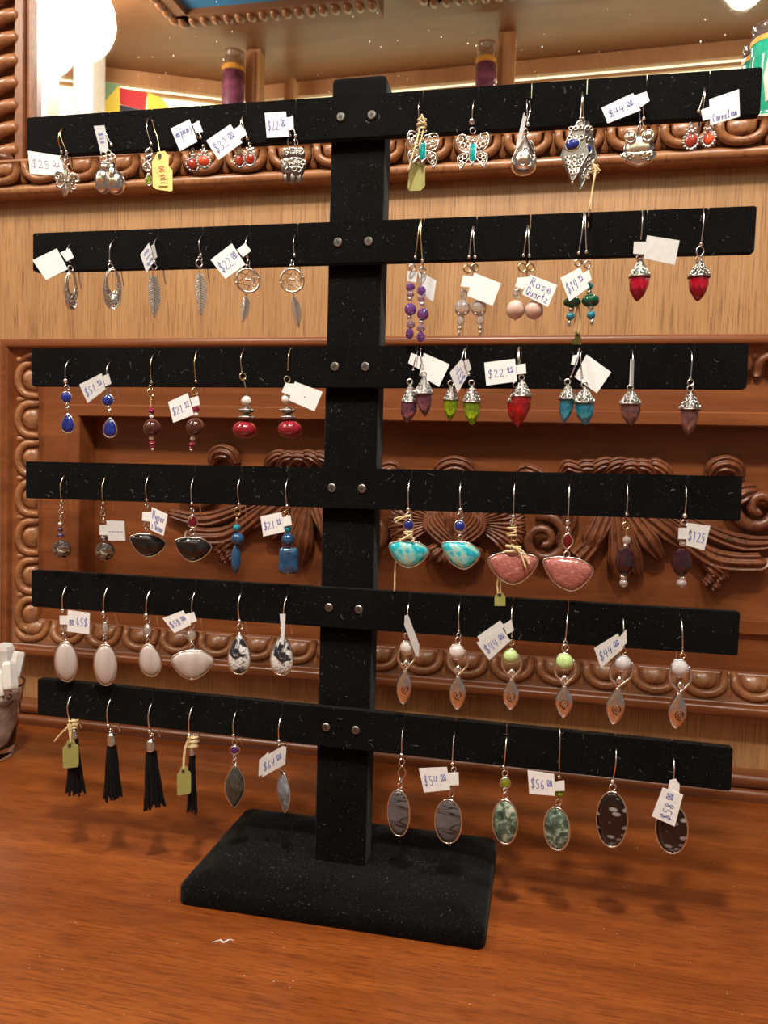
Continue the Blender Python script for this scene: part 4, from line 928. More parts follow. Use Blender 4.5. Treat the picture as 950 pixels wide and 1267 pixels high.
def owlface(e, x, y, k, yaw):
    b = e.part('owl_face', 'silver', x, y, lambda m: (m.ell((0, 10, 0), 74*k, 66*k, 22), m.dome([(-88*k, -10), (-40*k, 10), (0, -8), (40*k, 10), (88*k, -20), (60*k, -60*k), (0, -78*k), (-60*k, -52*k)][::-1], 20, 0, -.4)), yaw=yaw)
    for sg in (-1, 1): e.part('eye', 'bright_silver', x, y, lambda m: (m.ell((sg*40*k, 58*k, 18), 30*k, 32*k, 16), m.ring((sg*40*k, 58*k, 26), 26*k, 4)), yaw=yaw, parent=b)
    e.part('texture', 'dark_silver', x, y, lambda m: [m.ell((sx*k, sy*k, 20), 6, 6, 5, 6, 4) for sx, sy in ((-60, -18), (-48, -30), (-34, -22), (-22, -38), (-60, -36), (-40, -46), (52, -26), (62, -40), (40, -48), (48, -60), (20, -50), (10, -30), (30, -20))], yaw=yaw, parent=b)
e = Ear('owl_face_earring', 'broad silver owl-face earring with $44 tag, eleventh on top bar', 'D', (430, 100), (442, 215)); e.links((432, 240), (425, 262), r=13); owlface(e, 418, 365, .95, 0)
e.string([(436, 100, -.1), (422, 160, -.45), (424, 220, -.4)], .04, mat='silver', name='lever')
e.tag([(243, 165), (392, 95), (428, 176), (272, 238)], [(393, 108), (455, 88), (470, 132), (428, 162)], '$44.^00', h=.38, yy=-.64)
e = Ear('carnelian_earring', 'left oval carnelian earring of the pair at the right end of top bar', 'D', (722, 78), (700, 180), y=-.45); carn(e, 664, 322, 36, 42, 30, 8, 'carnelian_dark')
e = Ear('carnelian_earring', 'right oval carnelian earring with name tag at the right end of top bar', 'D', (724, 80), (716, 190), y=-.3); carn(e, 748, 312, 36, 42, 28, -20)
e.tag([(750, 125), (890, 77), (894, 205), (755, 248)], [(712, 175), (752, 160), (756, 215), (720, 226)], '/Carnelian', h=.5, yy=-.64)

# ================================================================ SECOND BAR
def openoval(e, x, y, rx, ry, yaw):
    outer = oval(rx, ry, 30, .10); hole = [(p[0]*.58, p[1]*.55+ry*.36) for p in oval(rx, ry, 30)]
    n = 30; vs = [(p[0], p[1], 2) for p in outer]+[(p[0], p[1], 5) for p in hole]+[(p[0], p[1], -6) for p in outer]+[(p[0], p[1], -4) for p in hole]
    fs = []
    for i in range(n):
        j = (i+1) % n; fs += [(i, j, n+j, n+i), (2*n+i, 3*n+i, 3*n+j, 2*n+j), (i, 2*n+i, 2*n+j, j), (n+i, n+j, 3*n+j, 3*n+i)]
    b = e.part('open_oval', 'silver', x, y, lambda m: (m.add(vs, fs, True), m.tube([(p[0], p[1], 2) for p in outer], 3.5, 6, True), m.tube([(p[0], p[1], 5) for p in hole], 3.5, 6, True)), yaw=yaw)
    e.part('engraving', 'steel', x, y, lambda m: [m.ring((a*rx, c*ry, 5), r*rx, 2.6, 'c', 12) for a, c, r in ((.35, -.30, .22), (-.3, -.38, .18), (.1, -.62, .2), (-.12, -.78, .12), (.72, -.05, .12), (.75, .2, .1), (-.72, -.1, .1), (.3, -.84, .1), (.5, -.58, .14))], yaw=yaw, parent=b)
e = Ear('open_oval_earring', 'open oval silver filigree earring with blank white tag, left end of second bar', 'E', (292, 95), (283, 195), spring=True, ballr=.08); e.jump(287, 235, 16); openoval(e, 290, 370, 50, 122, 45)
e.tag([(50, 185), (200, 112), (268, 240), (135, 308)], [(222, 138), (280, 112), (305, 168), (262, 192)], '', yy=-.64)
e = Ear('open_oval_earring', 'open oval silver filigree earring without tag, second on second bar', 'E', (560, 72), (530, 195), spring=True); e.jump(535, 222, 16); openoval(e, 545, 360, 52, 126, 8)
e = Ear('feather_earring', 'silver feather earring with turned grey tag, third on second bar', 'E', (825, 60), (808, 195)); e.jump(803, 222, 18); feather(e, 795, 282, 808, 540, 44, 10)
e.tag([(755, 262), (717, 150), (770, 78), (812, 178)], [(785, 95), (805, 85), (822, 165), (808, 175)], '$18', yy=-.6, slant=.4, mat='grey_paper', h=.5)
e = Ear('feather_earring', 'silver feather earring without tag, fourth on second bar', 'F', (160, 103), (150, 212), spring=True); e.jump(147, 236, 13); e.jump(140, 268, 22); feather(e, 143, 335, 156, 612, 44, 0, 4)
def catcher(e, x, y, r, fx, yaw):
    b = e.part('hoop', 'silver', x, y, lambda m: m.ring((0, 0, 0), r, 7.5, 'c', 32), yaw=yaw)
    def web(m):
        P = [(r*math.cos(math.pi*2*i/6+.3), r*math.sin(math.pi*2*i/6+.3), 0) for i in range(6)]; Q = [(r*.48*math.cos(math.pi*2*(i+.5)/6+.3), r*.48*math.sin(math.pi*2*(i+.5)/6+.3), 0) for i in range(6)]
        for i in range(6):
            m.tube([P[i], Q[i]], 2.6, 5); m.tube([P[(i+1) % 6], Q[i]], 2.6, 5); m.tube([Q[i], Q[(i+1) % 6]], 2.4, 5); m.ell(P[i], 10, 10, 9, 8, 6)
    e.part('web', 'silver', x, y, web, yaw=yaw, parent=b)
    e.part('centre_bead', 'bright_silver', x, y, lambda m: [m.ell((a, 4, 2), 9, 11, 9, 10, 6) for a in (-12, 0, 12)], yaw=yaw, parent=b)
    e.jump(x+4, y-r-42, 16, yaw=60, ry=20); e.jump(x, y-r-14, 15); e.jump(fx[0], fx[1]-28, 10)
    feather(e, *fx, 36, 5, 3)
e = Ear('dreamcatcher_earring', 'silver dreamcatcher earring with hanging feather and $22 tag', 'F', (462, 98), (455, 225), spring=True); catcher(e, 457, 380, 75, (447, 490, 425, 655), 8)
e.tag([(213, 245), (352, 138), (440, 275), (310, 370)], [(385, 178), (440, 135), (478, 186), (425, 228)], '$22.^00', h=.42, yy=-.64)
e = Ear('dreamcatcher_earring', 'silver dreamcatcher earring without tag, next to the post', 'F', (772, 93), (762, 215), spring=True, wire='silver'); catcher(e, 745, 380, 75, (757, 490, 795, 685), 0)

e = Ear('amethyst_drop', 'purple amethyst bead drop earring, left of the pair, with folded white tag', 'G', (140, 62), (108, 262), wire='gold_wire'); e.jump(90, 322, 18)
for x, y, r, ry, mt in ((80, 430, 26, 24, 'amethyst'), (80, 470, 22, 20, 'pale_amethyst'), (78, 498, 14, 13, 'bright_silver'), (80, 555, 34, 34, 'amethyst'), (76, 600, 14, 13, 'bright_silver'), (82, 640, 24, 22, 'pale_amethyst'), (76, 692, 24, 30, 'amethyst')): e.bead(x, y, r, mt, ry, facet=mt == 'amethyst' and r < 30)
e.tag([(120, 335), (225, 395), (207, 515), (150, 470)], [(65, 340), (122, 345), (112, 405), (60, 396)], '', yy=-.2, mat='grey_paper')
e = Ear('amethyst_drop', 'purple amethyst bead drop earring, right of the pair on second bar', 'G', (144, 62), (147, 282), wire='gold_wire', y=-.5); e.jump(148, 338, 18); e.string([(142, 350, -.5), (140, 430, -.5)], .03, mat='silver', name='pin')
for x, y, r, ry, mt in ((142, 450, 26, 25, 'amethyst'), (140, 495, 22, 20, 'pale_amethyst'), (146, 526, 14, 13, 'bright_silver'), (150, 582, 34, 34, 'amethyst'), (142, 628, 14, 13, 'bright_silver'), (138, 662, 24, 20, 'pale_amethyst'), (138, 710, 24, 28, 'amethyst')): e.bead(x, y, r, mt, ry, facet=mt == 'amethyst' and r < 30)
e = Ear('quartz_drop', 'clear quartz bead drop earring, left of the pair on second bar', 'G', (430, 100), (408, 262)); e.jump(398, 330, 21, 'gold_wire')
for x, y, r, ry, mt in ((378, 470, 22, 30, 'clear'), (370, 548, 45, 45, 'clear'), (363, 617, 22, 28, 'clear'), (356, 660, 14, 12, 'bright_silver'), (352, 690, 8, 18, 'bright_silver')): e.bead(x, y, r, mt, ry)
e = Ear('quartz_drop', 'clear quartz bead drop earring with blank tag, right of the pair', 'G', (436, 100), (442, 262), y=-.45); e.jump(440, 322, 20, 'gold_wire')
for x, y, r, ry, mt in ((463, 548, 45, 45, 'clear'), (470, 617, 22, 28, 'clear'), (470, 660, 14, 12, 'bright_silver'), (470, 690, 8, 18, 'bright_silver')): e.bead(x, y, r, mt, ry)
e.tag([(436, 350), (587, 410), (540, 535), (398, 480)], [(375, 365), (438, 372), (412, 432), (360, 426)], '', yy=-.95)
e = Ear('rose_quartz_earring', 'pale pink rose quartz ball earring, left of the pair on second bar', 'G', (735, 95), (713, 252)); e.jump(705, 322, 23, 'gold_wire')
for x, y, r, ry, mt in ((675, 465, 25, 32, 'clear'), (668, 557, 52, 53, 'rose_quartz'), (665, 613, 7, 6, 'bright_silver')): e.bead(x, y, r, mt, ry)
e = Ear('rose_quartz_earring', 'pale pink rose quartz ball earring with Rose Quartz tag, right of the pair', 'G', (742, 95), (746, 255), y=-.45); e.jump(752, 322, 21, 'gold_wire')
for x, y, r, ry, mt in ((772, 557, 52, 53, 'rose_quartz'), (775, 612, 7, 6, 'bright_silver')): e.bead(x, y, r, mt, ry)
e.tag([(750, 360), (902, 420), (850, 542), (705, 470)], [(680, 378), (748, 372), (712, 442), (666, 426)], 'Rose/Quartz', yy=-1.0, h=.62)
e = Ear('green_bead_earring', 'green and blue bead earring, left of the pair, with $14 tag and brass string tag', 'H', (183, 62), (155, 272)); e.jump(148, 325, 17)
for x, y, r, ry, mt in ((120, 535, 47, 27, 'green_onyx'), (115, 573, 16, 13, 'bright_silver'), (110, 610, 22, 22, 'teal_bead'), (104, 650, 11, 18, 'bright_silver')): e.bead(x, y, r, mt, ry)
e.tag([(57, 405), (162, 348), (212, 455), (105, 530)], [(178, 378), (210, 362), (224, 415), (195, 432)], '$14.^95', yy=-.95, h=.4)
e.string([(150, 545, -.1), (135, 620, -.1), (128, 700, -.1)], .045); e.string([(152, 545, -.1), (162, 620, -.1), (150, 705, -.1)], .045)
e.paper_tag([(118, 735), (132, 730), (138, 690), (155, 690), (168, 730), (168, 800), (118, 800)], (148, 712), 7, yy=.75)
e = Ear('green_bead_earring', 'green and blue bead earring, right of the pair on second bar', 'H', (189, 62), (196, 266), y=-.45); e.jump(200, 335, 18)
for x, y, r, ry, mt in ((212, 450, 18, 20, 'teal_bead'), (210, 482, 16, 13, 'bright_silver'), (218, 527, 47, 34, 'green_onyx'), (220, 565, 16, 13, 'bright_silver'), (221, 604, 23, 23, 'teal_bead'), (225, 642, 11, 18, 'bright_silver')): e.bead(x, y, r, mt, ry)
e = Ear('acorn_earring', 'ruby red faceted acorn earring with blank grey tag, eleventh on second bar', 'H', (492, 60), (487, 205), ballr=0); acorn(e, 480, 305, 400, 55, 530, 52, 'ruby', 472)
e.tag([(520, 178), (694, 205), (668, 337), (500, 300)], [(450, 212), (515, 212), (507, 280), (446, 275)], '', yy=-.75, mat='grey_paper')
e = Ear('acorn_earring', 'ruby red faceted acorn earring without tag, right end of second bar', 'H', (818, 48), (808, 225), spring=True); e.jump(803, 262, 20, ry=26); acorn(e, 797, 312, 400, 57, 530, 52, 'ruby')

# ================================================================ THIRD BAR
def lap(e, x1, y1, r1, rx, ry_, x2, y2, yaw):
    e.cab(x1, y1, oval(r1, r1*1.02, 24), 'lapis', r1*.5, 'silver', 5, yaw); e.part('link_bead', 'silver', rx, ry_, lambda m: m.ell((0, 0, 0), 16, 16, 16)); e.jump(rx, ry_-22, 10)
    e.cab(x2, y2, drop(46, 66), 'lapis', 20, 'silver', 6, yaw)
e = Ear('lapis_earring', 'lapis earring of round and teardrop stones, left end of third bar', 'I', (208, 95), (175, 232), ballr=.18); e.jump(183, 275, 17); lap(e, 178, 345, 38, 188, 420, 190, 525, -24)
e = Ear('lapis_earring', 'lapis earring of round and teardrop stones with $51 tag', 'I', (488, 108), (470, 250), ballr=.1); e.jump(472, 292, 17); lap(e, 465, 365, 40, 476, 440, 482, 555, -20)
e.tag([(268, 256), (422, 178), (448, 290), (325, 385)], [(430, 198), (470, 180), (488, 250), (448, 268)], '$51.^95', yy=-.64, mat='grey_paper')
def garnetdrop(e, lst):
    for x, y, r, ry, mt in lst: e.bead(x, y, r, mt, ry, facet=mt == 'magenta_bead')
e = Ear('garnet_drop', 'brown garnet ball drop earring without tag, third on third bar', 'I', (788, 60), (768, 238), wire='gold_wire', spring=True); e.jump(764, 275, 15, 'gold_wire'); e.jump(762, 312, 25, 'gold_wire')
e.part('stem', 'gold_wire', 766, 375, lambda m: [m.ring((0, b, 0), 6, 3, 'b', 10) for b in range(-34, 36, 7)])
garnetdrop(e, ((768, 435, 26, 17, 'magenta_bead'), (768, 456, 16, 11, 'magenta_bead'), (768, 478, 15, 15, 'pearl'), (772, 555, 60, 60, 'brown_garnet'), (768, 628, 17, 17, 'pearl'), (772, 661, 23, 13, 'magenta_bead'), (773, 684, 15, 12, 'magenta_bead'), (775, 703, 10, 9, 'pearl')))
e = Ear('garnet_drop', 'brown garnet ball drop earring with $21 tag, fourth on third bar', 'J', (165, 30), (155, 198), wire='gold_wire', spring=True); e.jump(148, 258, 21, 'gold_wire')
garnetdrop(e, ((155, 362, 20, 18, 'magenta_bead'), (155, 393, 13, 13, 'pearl'), (150, 468, 54, 54, 'brown_garnet'), (135, 536, 14, 14, 'pearl'), (131, 568, 19, 12, 'magenta_bead'), (127, 585, 12, 9, 'magenta_bead'), (125, 600, 8, 8, 'pearl')))
e.tag([(-10, 320), (105, 268), (140, 395), (20, 442)], [(118, 298), (166, 284), (177, 337), (135, 346)], '$21.^95', yy=-.64, h=.36)
def redbead(e, p, a, b, r):
    e.bead(*p, 30, 'pearl')
    for x, y in (a, b):
        e.part('rondelle', 'dark_silver', x, y, lambda m: (m.lathe((0, 0, 0), [(14, 20), (30, 14), (45, 3), (45, -3), (30, -14), (14, -20)], 20), [m.ell((43*math.cos(t), 0, 43*math.sin(t)), 6, 7, 6, 6, 4) for t in [2*math.pi*i/16 for i in range(16)]]))
    e.part('bead', 'red_agate', *r, lambda m: m.ell((0, 0, 0), 71, 52, 71, 22, 14))
e = Ear('red_bead_earring', 'dark red agate earring with pearl and silver discs, no tag', 'J', (436, 28), (424, 140), wire='gold_wire', spring=True, ballr=.06); e.jump(430, 170, 20, 'gold_wire'); e.string([(432, 178), (445, 230), (450, 290)], .05, yy=-.38, mat='gold_wire', name='stem')
redbead(e, (450, 315), (450, 370), (450, 412), (440, 483))
e = Ear('red_bead_earring', 'dark red agate earring with pearl and blank white tag', 'J', (715, 14), (696, 130), wire='gold_wire', spring=True, ballr=.06); e.jump(690, 188, 19, 'gold_wire'); redbead(e, (685, 305), (692, 370), (697, 412), (705, 480))
e.tag([(735, 200), (898, 260), (850, 375), (700, 310)], [(680, 208), (736, 214), (712, 282), (657, 262)], '-', yy=-.75, h=.2)
e = Ear('acorn_earring', 'smoky purple acorn earring, left of the pair, with white tag behind', 'K', (170, 68), (140, 170), ballr=.08, y=-.3); acorn(e, 122, 245, 350, 48, 472, 46, 'amethyst_gem', 106)
e.tag([(200, 75), (345, 140), (285, 265), (175, 200)], [(130, 75), (200, 102), (172, 165), (113, 132)], '', yy=.0-.15)
e = Ear('acorn_earring', 'smoky purple acorn earring, right of the pair on third bar', 'K', (186, 58), (198, 165), ballr=.08, y=-.55, spring=True); acorn(e, 200, 205, 302, 52, 432, 42, 'amethyst_gem', 212)
e = Ear('acorn_earring', 'lime green acorn earring half hidden under its diamond-turned tag', 'K', (428, 60), (375, 240), ballr=.06, y=-.3); acorn(e, 352, 255, 338, 42, 455, 40, 'green_gem', 350)
e.tag([(390, 300), (345, 185), (412, 108), (452, 190)], [(425, 120), (450, 110), (467, 165), (445, 185)], '$32^-', yy=-.66, slant=.3, mat='grey_paper', h=.4)
e = Ear('acorn_earring', 'bright lime green acorn earring, right of the pair on third bar', 'K', (434, 58), (452, 195), y=-.45); acorn(e, 468, 252, 350, 52, 480, 48, 'green_gem', 476)
e = Ear('acorn_earring', 'red acorn earring peeping out behind its twin on third bar', 'K', (728, 55), (738, 190), y=0.05, ballr=.08); acorn(e, 715, 262, 350, 48, 470, 46, 'ruby_orange', 712)
e = Ear('acorn_earring', 'large red and orange acorn earring with $22 tag on third bar', 'K', (733, 52), (748, 190), y=-.5, spring=True); acorn(e, 748, 222, 318, 56, 490, 58, 'ruby_orange', 728)
e.tag([(538, 130), (710, 108), (722, 235), (550, 258)], [(715, 142), (770, 135), (773, 190), (720, 196)], '$22.^45', yy=-.66, h=.34)
e = Ear('acorn_earring', 'sky blue acorn earring, left of the pair, with blank white tag', 'L', (198, 55), (155, 200), y=-.3, ballr=.07); acorn(e, 138, 235, 318, 48, 447, 38, 'blue_gem', 124)
e.tag([(240, 80), (372, 175), (295, 287), (175, 200)], [(168, 85), (202, 80), (188, 138), (156, 132)], '', yy=-.1)
e = Ear('acorn_earring', 'sky blue acorn earring, right of the pair on third bar', 'L', (203, 52), (218, 205), y=-.55, ballr=.07, spring=True); acorn(e, 228, 250, 338, 56, 460, 50, 'blue_gem', 240)
e = Ear('acorn_earring', 'mauve acorn earring with tag turned edge-on, eleventh on third bar', 'L', (484, 68), (478, 225), ballr=.07); acorn(e, 474, 265, 345, 58, 462, 52, 'mauve_gem', 482)
e.tag([(478, 105), (494, 105), (490, 250), (472, 250)], None, '', yy=-.7, slant=.6, mat='grey_paper')
e = Ear('acorn_earring', 'mauve acorn earring without tag, right end of third bar', 'L', (797, 68), (795, 205), spring=True, ballr=.08); e.jump(796, 230, 16); acorn(e, 793, 270, 372, 55, 515, 47, 'mauve_gem', 788)

# ================================================================ FOURTH BAR
def hem(e, lst, b):
    for x, y, r, ry, mt in lst: e.bead(x, y, r, mt, ry)
    e.bead(*b, 'hematite', facet=True)
e = Ear('hematite_earring', 'faceted hematite ball earring without tag, left end of fourth bar', 'M', (170, 58), (148, 228), wire='gold_wire', spring=True); e.links((147, 262), (145, 295), r=16)
hem(e, ((140, 345, 10, 24, 'bright_silver'), (137, 383, 20, 15, 'silver'), (138, 420, 20, 15, 'purple_hematite'), (138, 460, 26, 19, 'purple_hematite')), (150, 555, 64))
e = Ear('hematite_earring', 'faceted hematite ball earring with clear tag, second on fourth bar', 'M', (455, 68), (435, 238), wire='gold_wire', spring=True); e.links((430, 275), (432, 310), r=16)
hem(e, ((437, 360, 10, 22, 'bright_silver'), (440, 480, 28, 20, 'hematite')), (447, 570, 66))
e.tag([(455, 358), (578, 362), (586, 498), (468, 496)], [(410, 390), (468, 388), (470, 460), (408, 458)], '-----', yy=-.68, mat='grey_paper', h=.3)
def hm(e, l, t, r, b, mat, yaw=0, bw=5):
    c = ((l[0]+r[0])/2, (t[1]+b[1])/2); ol = halfmoon(l, t, r, b, c); e.cab(c[0], c[1], ol, mat, 26, 'silver', bw, yaw); return c
e = Ear('half_moon_earring', 'black half-moon stone earring with Hypersthene tag', 'M', (755, 60), (735, 215)); e.links((735, 258), (733, 385), (735, 420), r=17)
hm(e, (625, 480), (712, 452), (862, 512), (748, 610), 'black_onyx')
e.tag([(770, 266), (880, 316), (850, 464), (755, 420)], [(705, 298), (772, 298), (762, 366), (702, 358)], 'Hyper/sthene', yy=-.68, h=.6)
e = Ear('half_moon_earring', 'black half-moon stone earring with small red gem, no tag', 'N', (194, 62), (178, 205)); e.links((180, 240), (180, 372), r=15); e.cab(182, 308, drop(27, 38), 'garnet', 10, 'silver', 4.5, facet=True)
hm(e, (82, 430), (180, 405), (290, 458), (182, 545), 'black_onyx')
e = Ear('kyanite_earring', 'blue kyanite earring with long oval stone, no tag', 'N', (465, 62), (455, 207), wire='silver', spring=True); e.jump(446, 250, 19, 'gold_wire', ry=24); e.bead(442, 305, 9, 'gold_wire', 22, 'stem')
for x, y, r in ((441, 347, 22), (446, 412, 38)): e.bead(x, y, r, 'apatite' if r < 30 else 'kyanite')
e.part('long_stone', 'kyanite', 436, 530, lambda m: m.ell((0, 0, 0), 28, 84, 20, 18, 14), roll=0)
e = Ear('kyanite_earring', 'blue kyanite earring with rounded rectangular stone and $21 tag', 'N', (743, 68), (736, 217), spring=True); e.jump(732, 262, 16, 'gold_wire')
for x, y, r in ((740, 355, 23), (741, 415, 38)): e.bead(x, y, r, 'apatite' if r < 30 else 'kyanite')
e.part('slab_stone', 'kyanite', 746, 540, lambda m: m.dome(rrect(-57, 57, -78, 78, 24)[::1], 24, 0, -1), roll=0)
e.tag([(580, 280), (702, 254), (722, 370), (597, 398)], [(708, 286), (756, 274), (764, 330), (718, 340)], '$21.^95', yy=-.68, h=.36)
e = Ear('turquoise_earring', 'turquoise half-moon earring with lapis bead and knotted string', 'O', (160, 25), (152, 176), ballr=.17); e.jump(155, 208, 17); e.cab(153, 258, oval(27, 29, 24), 'lapis', 16, 'silver', 4.5); e.jump(153, 315, 14)
hm(e, (48, 370), (150, 346), (262, 392), (150, 486), 'turquoise')
e.knot(150, 310, 24, turns=2, hgt=36); e.string([(165, 205), (130, 210), (85, 222), (76, 232)], .05); e.string([(165, 210), (125, 218), (80, 245)], .05); e.string([(175, 300), (130, 330), (95, 350, -.2), (82, 480, -.1), (78, 612, -.05)], .055); e.string([(130, 300), (180, 330), (170, 345)], .05)
e = Ear('turquoise_earring', 'turquoise half-moon earring with lapis bead, no string', 'O', (432, 35), (430, 178), ballr=.17); e.jump(430, 210, 17); e.cab(426, 264, oval(28, 30, 24), 'lapis', 16, 'silver', 4.5); e.jump(430, 325, 15)
hm(e, (330, 366), (430, 350), (534, 405), (445, 492), 'turquoise')
e = Ear('strawberry_quartz_earring', 'rosy strawberry quartz fan earring tied with beige string', 'O', (720, 40), (712, 215), ballr=.17); e.jump(712, 245, 16); e.cab(716, 318, oval(16, 24, 20), 'garnet', 8, 'silver', 4); e.jump(708, 375, 13)
hm(e, (578, 450), (702, 405), (840, 438), (712, 575), 'strawberry_quartz')
e.knot(704, 300, 24, turns=3, hgt=60); e.knot(710, 385, 38, turns=2, hgt=22); e.string([(700, 370), (745, 400), (780, 490)], .055, yy=-.8); e.string([(720, 375), (765, 400), (800, 470)], .055, yy=-.8)
e.string([(640, 520, -.1), (628, 570, -.1), (630, 625, -.1)], .05); e.string([(645, 520, -.1), (645, 570, -.1), (642, 625, -.1)], .05)
e.paper_tag([(612, 640), (625, 618), (655, 618), (670, 640), (670, 690), (612, 690)], (640, 632), 8, yy=-.04)
e = Ear('strawberry_quartz_earring', 'rosy strawberry quartz fan earring with small red gem, no string', 'P', (175, 45), (168, 222), ballr=.17); e.links((168, 255), (163, 380), r=15); e.cab(167, 315, marquise(25, 40), 'garnet', 9, 'silver', 5, facet=True)
hm(e, (48, 420), (158, 396), (286, 448), (182, 558), 'strawberry_quartz')
e = Ear('plum_bead_earring', 'dark plum faceted bead earring without tag, eleventh on fourth bar', 'P', (458, 40), (456, 182), wire='silver', spring=True); e.jump(452, 240, 17, 'gold_wire'); e.bead(454, 272, 6, 'gold_wire', 20, 'stem')
for x, y, r, ry, mt in ((455, 310, 20, 20, 'clear'), (450, 336, 12, 12, 'bright_silver'), (438, 490, 18, 15, 'bright_silver'), (440, 520, 20, 20, 'clear')): e.bead(x, y, r, mt, ry)
def barrel(m): m.lathe((0, 0, 0), [(16, 66), (36, 48), (47, 18), (47, -18), (36, -48), (16, -66)], 9, False, .5)
e.part('faceted_bead', 'dark_plum', 448, 412, barrel)
e = Ear('plum_bead_earring', 'dark plum faceted bead earring with $125 tag, right end of fourth bar', 'P', (743, 48), (740, 190), spring=True, ballr=.15); e.jump(738, 225, 14)
for x, y, r, ry, mt in ((730, 326, 17, 16, 'clear'), (728, 492, 20, 10, 'bright_silver'), (725, 521, 25, 22, 'pale_lilac')): e.bead(x, y, r, mt, ry)
e.part('faceted_bead', 'dark_plum', 725, 418, barrel)
e.tag([(752, 225), (866, 240), (836, 360), (745, 335)], [(710, 250), (762, 250), (758, 306), (708, 304)], '$125', yy=-.68, mat='grey_paper', h=.42)

# ================================================================ FIFTH BAR
e = Ear('oval_satin_earring', 'milky oval stone earring with upside-down $59 tag, left end of fifth bar', 'Q', (187, 68), (155, 225), ballr=.18, wr=.055); e.part('small_gem', 'clear', 162, 342, lambda m: m.ell((0, 0, 0), 22, 30, 14, 10, 7, False, .5)); e.links((163, 392), (168, 418), r=15)
e.cab(178, 580, oval(74, 138, 36), 'white_satin', 34, 'silver', 6, -14, 4)
e.tag([(336, 390), (184, 370), (189, 224), (341, 243)], [(132, 262), (190, 262), (187, 322), (134, 320)], '$59.^00', yy=-.70, h=.36)
e = Ear('oval_satin_earring', 'milky oval stone earring without tag, second on fifth bar', 'Q', (472, 73), (437, 242), ballr=.18, wr=.055); e.jump(448, 285, 18); e.cab(447, 350, oval(21, 40, 20), 'clear', 12, 'silver', 5, facet=True); e.links((443, 410), (445, 436), r=14)
e.cab(450, 602, oval(76, 143, 36), 'white_satin', 34, 'silver', 6, -12, 3)
e = Ear('oval_satin_earring', 'milky lopsided oval stone earring, third on fifth bar', 'Q', (764, 93), (732, 260), ballr=.18, wr=.055); e.jump(742, 296, 17); e.cab(739, 362, oval(26, 38, 20), 'clear', 12, 'silver', 5, facet=True); e.links((740, 415), (745, 440), r=14)
e.cab(757, 570, oval(72, 112, 36, .12), 'white_satin', 30, 'silver', 6, -12, 12)
e = Ear('fan_satin_earring', 'milky fan-shaped stone earring with $58 tag, fourth on fifth bar', 'R', (247, 40), (228, 200), ballr=.08); e.jump(226, 236, 16); e.cab(220, 288, oval(28, 30, 24), 'clear', 12, 'silver', 5, facet=True); e.links((226, 335), (228, 358), r=14)
hm(e, (108, 428), (232, 378), (352, 440), (228, 550), 'white_satin')
e.tag([(52, 190), (172, 144), (220, 228), (122, 277)], [(188, 166), (235, 153), (254, 206), (212, 220)], '$58.^00', yy=-.68, h=.36)
e = Ear('dendritic_earring', 'white dendritic teardrop earring without tag, fifth on fifth bar', 'R', (515, 53), (505, 206), ballr=.16, wr=.055); e.jump(508, 238, 17); e.cab(503, 398, drop(64, 122), 'dendrite', 24, 'silver', 6, -12)
e = Ear('dendritic_earring', 'white dendritic teardrop earring with tag edge-on over its top', 'R', (786, 68), (760, 215), ballr=.08, wr=.055); e.jump(757, 252, 15); e.cab(753, 404, drop(66, 122), 'dendrite', 24, 'silver', 6, -12)
e.tag([(742, 165), (775, 165), (772, 240), (764, 345), (752, 345), (748, 240)], None, '', yy=-.85, slant=.2)
e = Ear('goddess_earring', 'silver goddess earring holding clear pink orb, with tag edge-on', 'S', (163, 35), (152, 190), ballr=.08); e.jump(150, 210, 15)
goddess(e, 152, 278, 40, 'moonstone', (147, 365), (140, 500), 40, (134, 606), 8)
e.tag([(140, 98), (158, 94), (220, 262), (216, 330), (200, 322), (137, 152)], None, '', yy=-.75, slant=.5, mat='grey_paper')
e = Ear('goddess_earring', 'silver goddess earring holding clear pink orb, without tag', 'S', (446, 38), (442, 185), spring=True, ballr=.08); e.jump(441, 208, 13); e.jump(438, 236, 17); goddess(e, 430, 302, 44, 'moonstone', (438, 395), (437, 532), 44, (437, 637))
e = Ear('goddess_earring', 'silver goddess earring holding green orb, with $44 tag', 'S', (739, 55), (738, 215), ballr=.08); e.jump(738, 248, 15); goddess(e, 730, 325, 42, 'green_chalcedony', (738, 415), (738, 545), 42, (735, 635))
e.tag([(540, 250), (682, 163), (730, 240), (612, 348)], [(690, 150), (735, 120), (750, 182), (710, 205)], '$44.^00', yy=-.70, h=.4, mat='grey_paper', extra=[[(545, 215), (672, 126), (700, 160), (560, 250)]])
e = Ear('goddess_earring', 'silver goddess earring holding green orb, without tag', 'T', (180, 45), (170, 180), spring=True, ballr=.08); e.jump(170, 198, 12); e.jump(170, 222, 18); goddess(e, 165, 297, 46, 'green_chalcedony', (165, 388), (167, 512), 43, (165, 605))
e = Ear('goddess_earring', 'silver goddess earring holding moonstone orb, with $44 tag', 'T', (478, 70), (482, 215), ballr=.08); e.jump(482, 238, 14, 'gold_wire'); goddess(e, 475, 305, 45, 'rainbow_moonstone', (460, 395), (447, 542), 45, (432, 645))
e.tag([(323, 225), (452, 146), (480, 225), (360, 332)], [(458, 168), (495, 124), (498, 196), (470, 222)], '$44.^00', yy=-.70, h=.42, mat='grey_paper')
e = Ear('goddess_earring', 'silver goddess earring holding moonstone orb, right end of fifth bar', 'T', (788, 78), (796, 240), ballr=.08); e.jump(797, 265, 14, 'gold_wire'); goddess(e, 780, 332, 46, 'rainbow_moonstone', (785, 422), (777, 572), 44, (768, 665), 15)

